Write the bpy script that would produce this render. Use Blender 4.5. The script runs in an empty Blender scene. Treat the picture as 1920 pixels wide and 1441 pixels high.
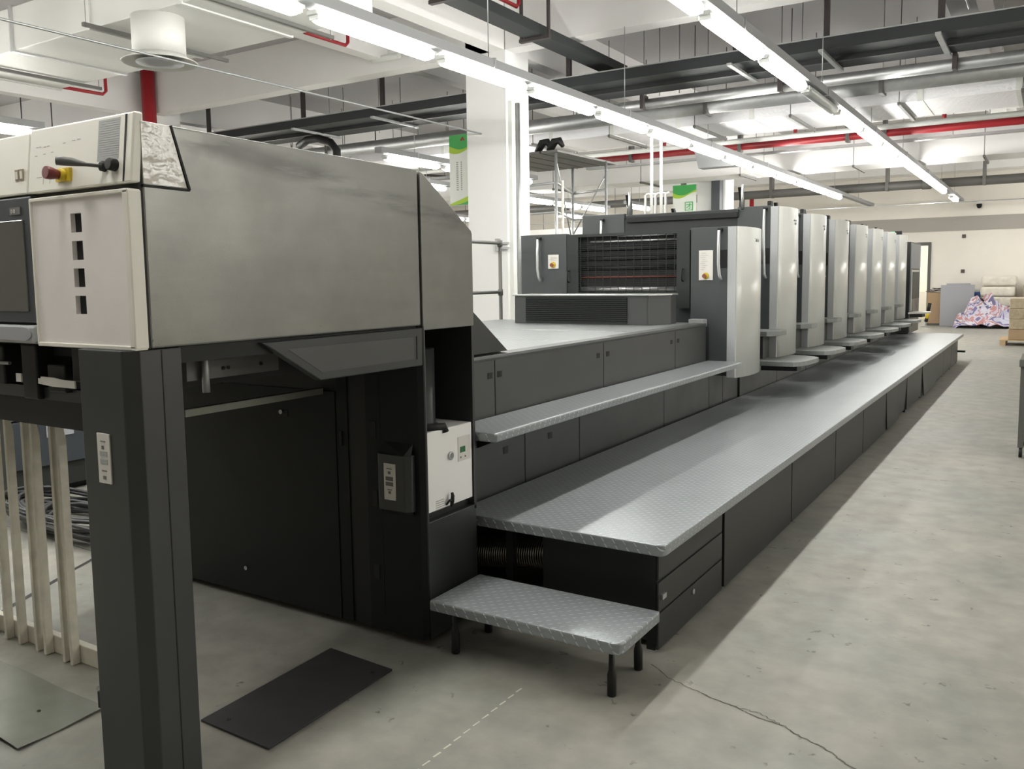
import bpy, bmesh, math, random
from mathutils import Vector, Matrix
random.seed(7)
SC = bpy.context.scene
COL = SC.collection

# ------------------------------------------------------------------ materials
def node(nt, t, **k):
    n = nt.nodes.new(t)
    for a, v in k.items():
        if a.startswith('i_'):
            n.inputs[a[2:].replace('_', ' ')].default_value = v
        else:
            setattr(n, a, v)
    return n

def mat(name, col, rough=.5, metal=0., var=.0, vscale=6., bump=0., bscale=80., emis=None, estr=0., spec=.5, alpha=None, rvar=.0):
    m = bpy.data.materials.new(name); m.use_nodes = True
    nt = m.node_tree; b = nt.nodes['Principled BSDF']
    b.inputs['Base Color'].default_value = (*col, 1)
    b.inputs['Roughness'].default_value = rough
    b.inputs['Metallic'].default_value = metal
    b.inputs['Specular IOR Level'].default_value = spec
    tc = node(nt, 'ShaderNodeTexCoord')
    if var > 0 or rvar > 0:
        nz = node(nt, 'ShaderNodeTexNoise'); nz.inputs['Scale'].default_value = vscale
        nz.inputs['Detail'].default_value = 6; nz.inputs['Roughness'].default_value = .6
        nt.links.new(tc.outputs['Object'], nz.inputs['Vector'])
        if var > 0:
            mx = node(nt, 'ShaderNodeMix', data_type='RGBA')
            mx.inputs['A'].default_value = (*[c*(1-var) for c in col], 1)
            mx.inputs['B'].default_value = (*[min(1, c*(1+var)) for c in col], 1)
            mr = node(nt, 'ShaderNodeMapRange'); mr.inputs['From Min'].default_value = .3; mr.inputs['From Max'].default_value = .7
            nt.links.new(nz.outputs['Fac'], mr.inputs['Value'])
            nt.links.new(mr.outputs['Result'], mx.inputs['Factor'])
            nt.links.new(mx.outputs['Result'], b.inputs['Base Color'])
        if rvar > 0:
            m2 = node(nt, 'ShaderNodeMapRange'); m2.inputs['From Min'].default_value = .3; m2.inputs['From Max'].default_value = .7
            m2.inputs['To Min'].default_value = max(.05, rough-rvar); m2.inputs['To Max'].default_value = rough+rvar
            nt.links.new(nz.outputs['Fac'], m2.inputs['Value']); nt.links.new(m2.outputs['Result'], b.inputs['Roughness'])
    if bump > 0:
        nb = node(nt, 'ShaderNodeTexNoise'); nb.inputs['Scale'].default_value = bscale; nb.inputs['Detail'].default_value = 3
        bp = node(nt, 'ShaderNodeBump'); bp.inputs['Strength'].default_value = bump; bp.inputs['Distance'].default_value = .01
        nt.links.new(tc.outputs['Object'], nb.inputs['Vector'])
        nt.links.new(nb.outputs['Fac'], bp.inputs['Height']); nt.links.new(bp.outputs['Normal'], b.inputs['Normal'])
    if emis:
        b.inputs['Emission Color'].default_value = (*emis, 1); b.inputs['Emission Strength'].default_value = estr
    if alpha is not None:
        b.inputs['Alpha'].default_value = alpha
    return m

def floor_mat():
    m = bpy.data.materials.new('polished_concrete'); m.use_nodes = True
    nt = m.node_tree; b = nt.nodes['Principled BSDF']; L = nt.links.new
    tc = node(nt, 'ShaderNodeTexCoord')
    n1 = node(nt, 'ShaderNodeTexNoise'); n1.inputs['Scale'].default_value = .9; n1.inputs['Detail'].default_value = 8; n1.inputs['Roughness'].default_value = .62
    n2 = node(nt, 'ShaderNodeTexNoise'); n2.inputs['Scale'].default_value = 7; n2.inputs['Detail'].default_value = 6
    n3 = node(nt, 'ShaderNodeTexVoronoi'); n3.inputs['Scale'].default_value = 8.5; n3.inputs['Randomness'].default_value = 1
    n4 = node(nt, 'ShaderNodeTexNoise'); n4.inputs['Scale'].default_value = 2.2; n4.inputs['Detail'].default_value = 3
    n5 = node(nt, 'ShaderNodeTexNoise'); n5.inputs['Scale'].default_value = 28; n5.inputs['Detail'].default_value = 3
    for n in (n1, n2, n4, n5): L(tc.outputs['Object'], n.inputs['Vector'])
    ds = node(nt, 'ShaderNodeVectorMath', operation='ADD')
    sc_ = node(nt, 'ShaderNodeVectorMath', operation='SCALE'); sc_.inputs['Scale'].default_value = .12
    L(n5.outputs['Color'], sc_.inputs[0]); L(tc.outputs['Object'], ds.inputs[0]); L(sc_.outputs[0], ds.inputs[1]); L(ds.outputs[0], n3.inputs['Vector'])
    r1 = node(nt, 'ShaderNodeValToRGB')
    r1.color_ramp.elements[0].position = .33; r1.color_ramp.elements[0].color = (.235, .24, .212, 1)
    r1.color_ramp.elements[1].position = .68; r1.color_ramp.elements[1].color = (.355, .338, .293, 1)
    L(n1.outputs['Fac'], r1.inputs['Fac'])
    mr = node(nt, 'ShaderNodeMapRange'); mr.inputs['From Min'].default_value = .35; mr.inputs['From Max'].default_value = .65; mr.inputs['To Min'].default_value = .86; mr.inputs['To Max'].default_value = 1.09
    L(n2.outputs['Fac'], mr.inputs['Value'])
    # small dark spots
    sp = node(nt, 'ShaderNodeMapRange'); sp.inputs['From Min'].default_value = .07; sp.inputs['From Max'].default_value = .15; sp.inputs['To Min'].default_value = .5; sp.inputs['To Max'].default_value = 1
    L(n3.outputs['Distance'], sp.inputs['Value'])
    gt = node(nt, 'ShaderNodeMapRange'); gt.inputs['From Min'].default_value = .47; gt.inputs['From Max'].default_value = .54; gt.inputs['To Min'].default_value = 1; gt.inputs['To Max'].default_value = 0
    L(n4.outputs['Fac'], gt.inputs['Value'])
    mxs = node(nt, 'ShaderNodeMath', operation='MAXIMUM'); L(sp.outputs[0], mxs.inputs[0]); L(gt.outputs[0], mxs.inputs[1])
    mu = node(nt, 'ShaderNodeMath', operation='MULTIPLY'); L(mr.outputs[0], mu.inputs[0]); L(mxs.outputs[0], mu.inputs[1])
    mx = node(nt, 'ShaderNodeVectorMath', operation='SCALE'); L(r1.outputs['Color'], mx.inputs[0]); L(mu.outputs[0], mx.inputs['Scale'])
    L(mx.outputs[0], b.inputs['Base Color'])
    rr = node(nt, 'ShaderNodeMapRange'); rr.inputs['From Min'].default_value = .3; rr.inputs['From Max'].default_value = .7; rr.inputs['To Min'].default_value = .42; rr.inputs['To Max'].default_value = .62
    L(n1.outputs['Fac'], rr.inputs['Value']); L(rr.outputs[0], b.inputs['Roughness'])
    bp = node(nt, 'ShaderNodeBump'); bp.inputs['Strength'].default_value = .12; bp.inputs['Distance'].default_value = .01
    L(n5.outputs['Fac'], bp.inputs['Height']); L(bp.outputs['Normal'], b.inputs['Normal'])
    return m

def checker_mat(name, col, cell=.024, strength=.9, rough=.33, metal=.5):
    """chequer plate: raised lozenges, every other one turned by a right angle"""
    m = bpy.data.materials.new(name); m.use_nodes = True
    nt = m.node_tree; b = nt.nodes['Principled BSDF']; L = nt.links.new
    b.inputs['Roughness'].default_value = rough; b.inputs['Metallic'].default_value = metal
    tc = node(nt, 'ShaderNodeTexCoord'); sx = node(nt, 'ShaderNodeSeparateXYZ'); L(tc.outputs['Object'], sx.inputs[0])
    def M(op, a, b2=None, c=None):
        n = node(nt, 'ShaderNodeMath', operation=op)
        for i, v in enumerate((a, b2, c)):
            if v is None: continue
            if isinstance(v, (int, float)): n.inputs[i].default_value = v
            else: L(v, n.inputs[i])
        return n.outputs[0]
    u = M('MULTIPLY', M('ADD', sx.outputs['X'], M('MULTIPLY', sx.outputs['Z'], 1.6)), 1/cell)
    v = M('MULTIPLY', M('ADD', sx.outputs['Y'], sx.outputs['Z']), 1/cell)
    fu, fv = M('FLOOR', u), M('FLOOR', v)
    par = M('FLOORED_MODULO', M('ADD', fu, fv), 2.)
    sg = M('SUBTRACT', M('MULTIPLY', par, 2.), 1.)
    lu = M('SUBTRACT', M('SUBTRACT', u, fu), .5); lv = M('SUBTRACT', M('SUBTRACT', v, fv), .5)
    a = M('MULTIPLY', M('ADD', lu, lv), .7071); c = M('MULTIPLY', M('SUBTRACT', lu, lv), .7071)
    e = M('ADD', M('POWER', M('MULTIPLY', M('ABSOLUTE', a), 1/.56), 2.), M('POWER', M('MULTIPLY', M('ABSOLUTE', c), 1/.135), 2.))
    h = node(nt, 'ShaderNodeMapRange', interpolation_type='SMOOTHSTEP'); h.inputs['From Min'].default_value = 1.1; h.inputs['From Max'].default_value = .35
    L(e, h.inputs['Value'])
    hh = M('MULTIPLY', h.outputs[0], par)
    nz = node(nt, 'ShaderNodeTexNoise'); nz.inputs['Scale'].default_value = 3; nz.inputs['Detail'].default_value = 5
    L(tc.outputs['Object'], nz.inputs['Vector'])
    mx = node(nt, 'ShaderNodeMix', data_type='RGBA')
    mx.inputs['A'].default_value = (*[x*.88 for x in col], 1); mx.inputs['B'].default_value = (*[x*1.1 for x in col], 1)
    L(nz.outputs['Fac'], mx.inputs['Factor']); 
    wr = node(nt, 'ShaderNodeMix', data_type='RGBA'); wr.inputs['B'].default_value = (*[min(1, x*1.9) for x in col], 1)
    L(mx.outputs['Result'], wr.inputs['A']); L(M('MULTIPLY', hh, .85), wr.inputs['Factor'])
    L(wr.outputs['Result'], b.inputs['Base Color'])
    bp = node(nt, 'ShaderNodeBump'); bp.inputs['Strength'].default_value = strength; bp.inputs['Distance'].default_value = .0038
    L(hh, bp.inputs['Height']); L(bp.outputs['Normal'], b.inputs['Normal'])
    return m

def hood_mat():
    m = mat('brushed_grey_sheet', (.205, .205, .19), .4, .5, var=.12, vscale=3.5)
    nt = m.node_tree; b = nt.nodes['Principled BSDF']; L = nt.links.new
    tc = node(nt, 'ShaderNodeTexCoord')
    n = node(nt, 'ShaderNodeTexNoise'); n.inputs['Scale'].default_value = 2.2; n.inputs['Detail'].default_value = 9; n.inputs['Roughness'].default_value = .7
    L(tc.outputs['Object'], n.inputs['Vector'])
    r = node(nt, 'ShaderNodeMapRange'); r.inputs['From Min'].default_value = .35; r.inputs['From Max'].default_value = .65; r.inputs['To Min'].default_value = .27; r.inputs['To Max'].default_value = .42
    L(n.outputs['Fac'], r.inputs['Value']); L(r.outputs[0], b.inputs['Roughness'])
    mp = node(nt, 'ShaderNodeMapping'); mp.inputs['Rotation'].default_value = (math.radians(18), 0, 0); mp.inputs['Scale'].default_value = (1, .9, 7)
    L(tc.outputs['Object'], mp.inputs['Vector'])
    st = node(nt, 'ShaderNodeTexNoise'); st.inputs['Scale'].default_value = 1.7; st.inputs['Detail'].default_value = 7; st.inputs['Roughness'].default_value = .6
    L(mp.outputs[0], st.inputs['Vector'])
    sm = node(nt, 'ShaderNodeMapRange'); sm.inputs['From Min'].default_value = .42; sm.inputs['From Max'].default_value = .56; sm.inputs['To Min'].default_value = .40; sm.inputs['To Max'].default_value = 0.0
    L(st.outputs['Fac'], sm.inputs['Value'])
    # rubbed streak running down from the top front corner
    sp_ = node(nt, 'ShaderNodeSeparateXYZ'); L(tc.outputs['Object'], sp_.inputs[0])
    def M2(op, a, c_):
        q = node(nt, 'ShaderNodeMath', operation=op)
        for i, v in enumerate((a, c_)):
            if isinstance(v, (int, float)): q.inputs[i].default_value = v
            else: L(v, q.inputs[i])
        return q.outputs[0]
    dz = M2('ABSOLUTE', M2('SUBTRACT', M2('ADD', sp_.outputs['Z'], M2('MULTIPLY', sp_.outputs['Y'], .14)), 2.145), 0)
    mk = node(nt, 'ShaderNodeMapRange'); mk.inputs['From Min'].default_value = .015; mk.inputs['From Max'].default_value = .055; mk.inputs['To Min'].default_value = 1; mk.inputs['To Max'].default_value = .12
    L(dz, mk.inputs['Value'])
    amt = M2('SUBTRACT', 1.0, M2('MULTIPLY', sm.outputs[0], mk.outputs[0]))
    src = b.inputs['Base Color'].links[0].from_socket
    sv = node(nt, 'ShaderNodeVectorMath', operation='SCALE'); L(src, sv.inputs[0]); L(amt, sv.inputs['Scale']); L(sv.outputs[0], b.inputs['Base Color'])
    g = node(nt, 'ShaderNodeTexNoise'); g.inputs['Scale'].default_value = 260; L(tc.outputs['Object'], g.inputs['Vector'])
    bp = node(nt, 'ShaderNodeBump'); bp.inputs['Strength'].default_value = .12; bp.inputs['Distance'].default_value = .002
    L(g.outputs['Fac'], bp.inputs['Height']); L(bp.outputs['Normal'], b.inputs['Normal'])
    return m

def stripe_mat(name, cols, scale):
    m = bpy.data.materials.new(name); m.use_nodes = True
    nt = m.node_tree; b = nt.nodes['Principled BSDF']; L = nt.links.new
    tc = node(nt, 'ShaderNodeTexCoord'); w = node(nt, 'ShaderNodeTexNoise'); w.inputs['Scale'].default_value = scale
    w.inputs['Detail'].default_value = 3; w.inputs['Distortion'].default_value = 1.6
    L(tc.outputs['Object'], w.inputs['Vector'])
    r = node(nt, 'ShaderNodeValToRGB'); r.color_ramp.interpolation = 'CONSTANT'
    while len(r.color_ramp.elements) < len(cols): r.color_ramp.elements.new(.5)
    for i, c in enumerate(cols):
        r.color_ramp.elements[i].position = .34+.32*i/len(cols) if i else 0; r.color_ramp.elements[i].color = (*c, 1)
    L(w.outputs['Fac'], r.inputs['Fac']); L(r.outputs['Color'], b.inputs['Base Color']); b.inputs['Roughness'].default_value = .45
    return m

M = {}
M['floor'] = floor_mat()
M['wall'] = mat('warm_white_wall', (.84, .80, .73), .8, var=.03, vscale=1.2, bump=.05, bscale=30)
M['white_paint'] = mat('white_paint', (.87, .87, .86), .7, var=.02, vscale=1.5)
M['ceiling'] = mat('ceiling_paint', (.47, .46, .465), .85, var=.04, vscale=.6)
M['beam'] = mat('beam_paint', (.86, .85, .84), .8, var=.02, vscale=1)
M['band'] = mat('grey_wall_band', (.40, .375, .34), .8)
M['skirting'] = mat('skirting_paint', (.33, .27, .21), .6)
M['hood'] = hood_mat()
M['dark'] = mat('dark_grey_enamel', (.031, .034, .034), .38, var=.1, vscale=2.5, rvar=.08)
M['bay'] = mat('bay_shaded_enamel', (.011, .0125, .012), .5, var=.1, vscale=2.5, spec=.2)  # the dark grey enamel again, with the bay's shade put into the colour
M['skirt'] = mat('dark_olive_enamel', (.021, .022, .020), .5, var=.1, vscale=2.5)
M['side'] = mat('grey_enamel_panel', (.058, .061, .06), .46, var=.1, vscale=2)
M['unit'] = mat('slate_grey_enamel', (.060, .067, .07), .4, var=.05, vscale=2)
M['black'] = mat('black_steel', (.011, .012, .012), .5, spec=.35)
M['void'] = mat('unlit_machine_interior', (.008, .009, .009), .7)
M['guard'] = mat('guard_black', (.022, .026, .026), .35)
M['gap'] = mat('rubber_seal_black', (.012, .011, .009), .7)
M['tower'] = mat('light_grey_cover', (.60, .605, .57), .25, var=.02, vscale=2)
M['strip'] = mat('cool_grey_strip', (.46, .475, .485), .35)
M['tray'] = mat('speckled_grey_tray', (.23, .245, .235), .55, var=.12, vscale=60)
M['cream'] = mat('cream_plastic', (.80, .78, .70), .42, var=.03, vscale=3)
M['door'] = mat('pale_lilac_panel', (.84, .80, .78), .5, var=.05, vscale=2.5)
M['screen'] = mat('smoked_glass', (.10, .10, .09), .12)
M['slate'] = mat('slate_blue_frame', (.045, .052, .06), .4)
M['greylt'] = mat('light_grey_plastic', (.36, .38, .38), .4)
M['red'] = mat('fire_red_paint', (.36, .018, .026), .4)
M['dred'] = mat('dark_red_button', (.17, .022, .025), .4)
M['yellow'] = mat('warning_yellow', (.65, .47, .03), .45)
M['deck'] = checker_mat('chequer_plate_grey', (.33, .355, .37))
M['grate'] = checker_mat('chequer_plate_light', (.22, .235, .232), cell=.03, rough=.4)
M['alu'] = mat('brushed_aluminium', (.62, .63, .63), .3, .85)
M['silver'] = mat('silver_handle', (.6, .61, .62), .32, .6)
M['galv'] = mat('galvanised_steel', (.42, .43, .43), .42, .7, var=.1, vscale=8)
M['foil'] = mat('insulated_duct_foil', (.80, .79, .81), .5, .15, bump=.9, bscale=24)
M['duct'] = mat('painted_duct', (.66, .66, .63), .5, var=.03, vscale=1.5)
M['traydark'] = mat('dark_cable_tray', (.022, .026, .028), .6)
M['hanger'] = mat('dark_brown_hanger', (.055, .045, .045), .6)
M['track'] = mat('grey_light_track', (.30, .305, .31), .5)
M['lamp_body'] = mat('lamp_body_plastic', (.68, .70, .68), .5)
M['lamp'] = mat('tube_light_diffuser', (.9, .92, .9), .5, emis=(1., .985, .93), estr=40.)
M['lamp_off'] = mat('unlit_diffuser', (.55, .58, .58), .3)
M['lamp_warm'] = mat('warm_corridor_lamp', (.9, .85, .75), .5, emis=(1., .95, .84), estr=30.)
M['pipe_grey'] = mat('dark_grey_pipe', (.11, .108, .10), .5)
M['pipe_white'] = mat('white_pipe', (.74, .75, .72), .35)
M['sheet'] = mat('bare_sheet_metal', (.21, .22, .185), .4, .3, var=.12, vscale=6)
M['mat_black'] = mat('dark_floor_plate', (.032, .031, .032), .55, var=.2, vscale=9)
M['slat'] = mat('dirty_cream_rack', (.66, .63, .53), .55, var=.16, vscale=9)
M['rubber'] = mat('black_cable_rubber', (.03, .031, .033), .5)
M['card'] = mat('brown_cardboard', (.40, .28, .17), .8, var=.05, vscale=8)
M['cardw'] = mat('film_wrapped_cardboard', (.42, .35, .24), .3, var=.2, vscale=14, bump=.6, bscale=20)
M['wood'] = mat('pallet_wood', (.50, .37, .22), .7, var=.15, vscale=12)
M['board'] = mat('grey_board', (.34, .345, .37), .6)
M['blue'] = mat('blue_plastic', (.03, .08, .26), .5)
M['paper'] = mat('wrapped_paper_bale', (.66, .62, .54), .35, var=.12, vscale=10, bump=.5, bscale=14)
M['print'] = stripe_mat('printed_vinyl_banner', [(.55, .55, .66), (.20, .17, .34), (.60, .57, .66), (.50, .24, .24), (.66, .64, .72), (.15, .13, .26)], 1.5)
M['label'] = mat('white_label', (.68, .66, .62), .5)
M['ink'] = mat('grey_label_print', (.16, .155, .15), .6)
M['inklt'] = mat('faint_label_print', (.42, .41, .40), .6)
M['lcd'] = mat('green_lcd', (.02, .14, .05), .3)
M['white_unit'] = mat('white_cabinet_enamel', (.86, .855, .84), .35)
M['bgreen'] = mat('banner_green', (.06, .42, .10), .5)
M['blime'] = mat('banner_lime', (.42, .62, .05), .5)
M['bwhite'] = mat('banner_white', (.80, .83, .78), .5)
M['led'] = mat('green_signal', (.05, .6, .25), .4, emis=(.25, 1., .5), estr=1.2)
M['oxide'] = mat('copper_roller', (.24, .07, .05), .35)
M['brown'] = mat('brown_outlet', (.09, .07, .06), .5)
M['crack'] = mat('floor_crack', (.12, .12, .10), .9)
M['chalk'] = mat('chalk_line', (.62, .62, .54), .9)
M['corridor'] = mat('corridor_paint', (.86, .83, .76), .8)
M['hosefoil'] = mat('foil_hose', (.28, .27, .23), .25, .9)
M['marker'] = mat('film_cover', (.62, .60, .54), .12, var=.04, vscale=30, bump=.35, bscale=22)

# ------------------------------------------------------------------ mesh building
class MB:
    def __init__(s): s.bm = bmesh.new()
    def _merge(s, t):
        me = bpy.data.meshes.new('tmp'); t.to_mesh(me); t.free(); s.bm.from_mesh(me); bpy.data.meshes.remove(me)
    def box(s, x0, x1, y0, y1, z0, z1, bev=0, seg=2, rot=None, piv=None):
        t = bmesh.new()
        bmesh.ops.create_cube(t, size=1, matrix=Matrix.Translation(((x0+x1)/2, (y0+y1)/2, (z0+z1)/2)) @ Matrix.Diagonal((abs(x1-x0), abs(y1-y0), abs(z1-z0), 1)))
        if bev: bmesh.ops.bevel(t, geom=t.edges[:], offset=bev, segments=seg, affect='EDGES', profile=.5)
        if rot:
            p = Vector(piv) if piv else Vector(((x0+x1)/2, (y0+y1)/2, (z0+z1)/2))
            bmesh.ops.transform(t, matrix=Matrix.Translation(p) @ rot.to_4x4() @ Matrix.Translation(-p), verts=t.verts)
        s._merge(t); return s
    def prism(s, pts, ax, lo, hi, bev=0):
        """pts 2D outline; ax 'x': pts=(y,z), 'y': pts=(x,z), 'z': pts=(x,y)"""
        t = bmesh.new()
        def P(a, b, h): return {'x': (h, a, b), 'y': (a, h, b), 'z': (a, b, h)}[ax]
        lo_v = [t.verts.new(P(a, b, lo)) for a, b in pts]; hi_v = [t.verts.new(P(a, b, hi)) for a, b in pts]
        t.faces.new(lo_v[::-1]); t.faces.new(hi_v)
        n = len(pts)
        for i in range(n): t.faces.new((lo_v[i], lo_v[(i+1) % n], hi_v[(i+1) % n], hi_v[i]))
        bmesh.ops.recalc_face_normals(t, faces=t.faces)
        if bev: bmesh.ops.bevel(t, geom=t.edges[:], offset=bev, segments=2, affect='EDGES', profile=.5)
        s._merge(t); return s
    def tube(s, pts, r, n=10, caps=True):
        pts = [Vector(p) for p in pts]
        rs = r if isinstance(r, (list, tuple)) else [r]*len(pts)
        t = bmesh.new(); rings = []; up = None
        for i, p in enumerate(pts):
            d = (pts[min(i+1, len(pts)-1)] - pts[max(i-1, 0)]).normalized()
            if up is None:
                up = Vector((0, 0, 1)) if abs(d.z) < .9 else Vector((1, 0, 0))
            a = d.cross(up)
            if a.length < 1e-4: a = d.cross(Vector((0, 1, 0)))
            a.normalize(); b = a.cross(d).normalized(); up = b
            rings.append([t.verts.new(p + (a*math.cos(2*math.pi*k/n) + b*math.sin(2*math.pi*k/n))*rs[i]) for k in range(n)])
        for i in range(len(rings)-1):
            for k in range(n):
                f = t.faces.new((rings[i][k], rings[i][(k+1) % n], rings[i+1][(k+1) % n], rings[i+1][k])); f.smooth = True
        if caps: t.faces.new(rings[0][::-1]); t.faces.new(rings[-1])
        bmesh.ops.recalc_face_normals(t, faces=t.faces)
        s._merge(t); return s
    def lathe(s, c, prof, n=32, axis=(0, 0, 1)):
        """prof list of (r, h) along axis from c"""
        ax = Vector(axis).normalized(); u = ax.orthogonal().normalized(); v = ax.cross(u); c = Vector(c)
        t = bmesh.new(); rings = []
        for r, h in prof:
            rings.append([t.verts.new(c + ax*h + (u*math.cos(2*math.pi*k/n)+v*math.sin(2*math.pi*k/n))*max(r, 1e-4)) for k in range(n)])
        for i in range(len(rings)-1):
            for k in range(n):
                f = t.faces.new((rings[i][k], rings[i][(k+1) % n], rings[i+1][(k+1) % n], rings[i+1][k])); f.smooth = True
        t.faces.new(rings[0][::-1]); t.faces.new(rings[-1])
        bmesh.ops.remove_doubles(t, verts=t.verts, dist=1e-5)
        bmesh.ops.recalc_face_normals(t, faces=t.faces)
        s._merge(t); return s
    def raw(s, vs, fs, smooth=False):
        t = bmesh.new(); V = [t.verts.new(v) for v in vs]
        for f in fs:
            q = t.faces.new([V[i] for i in f]); q.smooth = smooth
        s._merge(t); return s
    def build(s, name, m, parent=None):
        me = bpy.data.meshes.new(name); s.bm.to_mesh(me); s.bm.free()
        me.materials.append(M[m] if isinstance(m, str) else m)
        o = bpy.data.objects.new(name, me); COL.objects.link(o)
        if parent:
            o.parent = parent
            p = parent; off = Vector((0, 0, 0))
            while p: off += p.location; p = p.parent
            o.location = -off
        return o

def tag(o, label=None, cat=None, group=None, kind=None):
    if label: o['label'] = label
    if cat: o['category'] = cat
    if group: o['group'] = group
    if kind: o['kind'] = kind
    return o
def thing(name, label, cat, loc=(0, 0, 0), group=None):
    o = bpy.data.objects.new(name, None); COL.objects.link(o); o.location = loc; o.empty_display_size = .2
    return tag(o, label, cat, group)
def struct(name, mb, m, label=None, cat=None):
    return tag(mb.build(name, m), label, cat, None, 'structure')
def bx(*a, **k): return MB().box(*a, **k)
def copy_tree(o, parent=None):
    c = o.copy(); COL.objects.link(c); c.parent = parent
    for ch in o.children: copy_tree(ch, c)
    return c
def lbl(o, t): o['label'] = t; return o
def fix(o): return o

# ------------------------------------------------------------------ the building
YF = 27.6
struct('floor', bx(-24, 10, -8, 33, -.1, 0), 'floor', 'grey mottled polished concrete floor with cracks', 'floor')
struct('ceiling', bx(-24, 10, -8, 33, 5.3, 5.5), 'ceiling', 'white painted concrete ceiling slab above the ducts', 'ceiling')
w = MB(); w.box(-24, -4.1, YF, YF+.2, 0, 5.3); w.box(-4.1, -3.02, YF, YF+.2, 2.31, 5.3); w.box(-3.02, 10, YF, YF+.2, 0, 5.3)
struct('wall_back', w, 'wall', 'cream far end wall behind the press line', 'wall')
struct('wall_left', bx(-24.2, -24, -8, 33, 0, 5.3), 'wall', 'cream wall along the far left side of the hall', 'wall')
struct('wall_right', bx(10, 10.2, -8, 33, 0, 5.3), 'wall', 'cream wall along the right side of the hall', 'wall')
struct('wall_front', bx(-24, 10, -8.2, -8, 0, 5.3), 'wall', 'cream wall closing the near end of the hall', 'wall')
struct('wall_corridor', bx(-6.5, -1.5, 31.2, 31.35, 0, 3.2), 'corridor', 'warm lit corridor wall seen through the doorway', 'wall')
struct('baseboard_back', bx(-3.0, 10, YF-.02, YF, 0, .14), 'skirting', 'brown skirting along the far end wall', 'baseboard')
struct('trim_1', bx(-24, 10, YF-.03, YF, 2.68, 3.08), 'band', 'grey band running across the far end wall', 'trim')  # strip of darker grey than the rest of the end wall
d = MB(); d.box(-4.18, -4.1, YF-.04, YF+.2, 0, 2.38); d.box(-3.06, -2.98, YF-.04, YF+.2, 0, 2.38); d.box(-4.1, -3.06, YF-.04, YF+.2, 2.29, 2.38)
struct('door_1', d, M['pipe_grey'], 'grey metal door frame in the far end wall', 'door')

def seg_box(m, a, b, sz): pass
nb = [2]
def trim(mb, m, label):
    o = struct('trim_%d' % nb[0], mb, m, label, 'beam'); nb[0] += 1; return o
trim(bx(-24, 10, 10.0, 10.27, 4.57, 5.3), 'beam', 'white concrete beam crossing the hall above the near column')
trim(bx(-24, 10, 18.75, 19.05, 4.57, 5.3), 'beam', 'white concrete beam crossing the hall above the far column')
trim(bx(-24, 10, 1.4, 1.7, 4.57, 5.3), 'beam', 'white concrete beam crossing the hall nearest the camera')
trim(bx(-24, 10, 26.9, 27.57, 4.3, 5.3), 'beam', 'white concrete beam against the far end wall')
for k, (a, b) in enumerate(((-14.45, -14.2), (-8.62, -8.4), (-6.6, -6.36), (-1.15, -.85), (3.6, 3.85))):
    for j, (y0, y1) in enumerate(((-8, 1.4), (1.7, 10.0), (10.27, 18.75), (19.05, 26.9))):
        trim(bx(a, b, y0, y1, 4.57 if a != -8.62 else 4.72, 5.3), 'beam', 'white lengthwise beam, number %s from the left, in the %s bay' % (['one', 'two', 'three', 'four', 'five'][k], ['nearest', 'second', 'third', 'farthest'][j]))
c = struct('column', bx(-7.0, -6.35, 10.0, 10.6, 0, 5.3), 'white_paint', 'large square white column just behind the coater unit', 'column')
struct('column', bx(-6.85, -6.2, 18.8, 19.4, 0, 5.3), 'white_paint', 'farther white column with a dark riser on its front', 'column')
struct('column', bx(-14.6, -14.0, 10.0, 10.6, 0, 5.3), 'white_paint', 'white column at far left carrying a thick red pipe', 'column')

# floor cracks, laid just proud of the slab
def ribbon(pts, wd, z=.0012):
    vs = []; fs = []
    for i, p in enumerate(pts):
        p = Vector((*p, 0)); d = Vector((*pts[min(i+1, len(pts)-1)], 0))-Vector((*pts[max(i-1, 0)], 0)); n = Vector((-d.y, d.x, 0)).normalized()
        ww = wd*(.6+.8*random.random())/2
        vs += [(p.x-n.x*ww, p.y-n.y*ww, z), (p.x+n.x*ww, p.y+n.y*ww, z)]
    for i in range(len(pts)-1): fs.append((2*i, 2*i+2, 2*i+3, 2*i+1))
    return vs, fs
def wiggle(pts, n=6, a=.006):
    out = []
    for p, q in zip(pts, pts[1:]):
        for k in range(n):
            t = k/n; out.append((p[0]+(q[0]-p[0])*t+random.uniform(-a, a), p[1]+(q[1]-p[1])*t+random.uniform(-a, a)))
    out.append(pts[-1]); return out
cr = MB()
cr.raw(*ribbon(wiggle([(-1.258, 2.984), (-1.136, 2.896), (-1.046, 2.867), (-.946, 2.835), (-.862, 2.814), (-.789, 2.786), (-.696, 2.772), (-.627, 2.736), (-.525, 2.687), (-.461, 2.639), (-.3, 2.55)]), .005))
cr.raw(*ribbon(wiggle([(-.862, 2.814), (-.8, 2.82), (-.758, 2.80), (-.70, 2.775)]), .003))
trim(cr, 'crack', 'thin meandering crack in the concrete floor right of the step')
ch = MB()
p = [(-1.593, 1.80), (-1.593, 1.953), (-1.588, 2.127), (-1.585, 2.293), (-1.588, 2.486)]
for k in range(15):
    y0 = 1.75+k*.055; ch.raw(*ribbon([(-1.592, y0), (-1.589, y0+.035)], .006))
trim(ch, 'chalk', 'broken pale joint line across the floor in front of the step')
trim(MB().raw(*ribbon([(-4.0, 1.88), (-4.08, 2.033), (-4.318, 2.475), (-4.40, 2.64)], .03)), 'gap', 'dark straight floor groove at left behind the rack')
trim(MB().raw(*ribbon([(-6.5, 2.75), (-4.4, 2.7)], .006)), 'crack', 'fine joint in the floor at far left')

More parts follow.
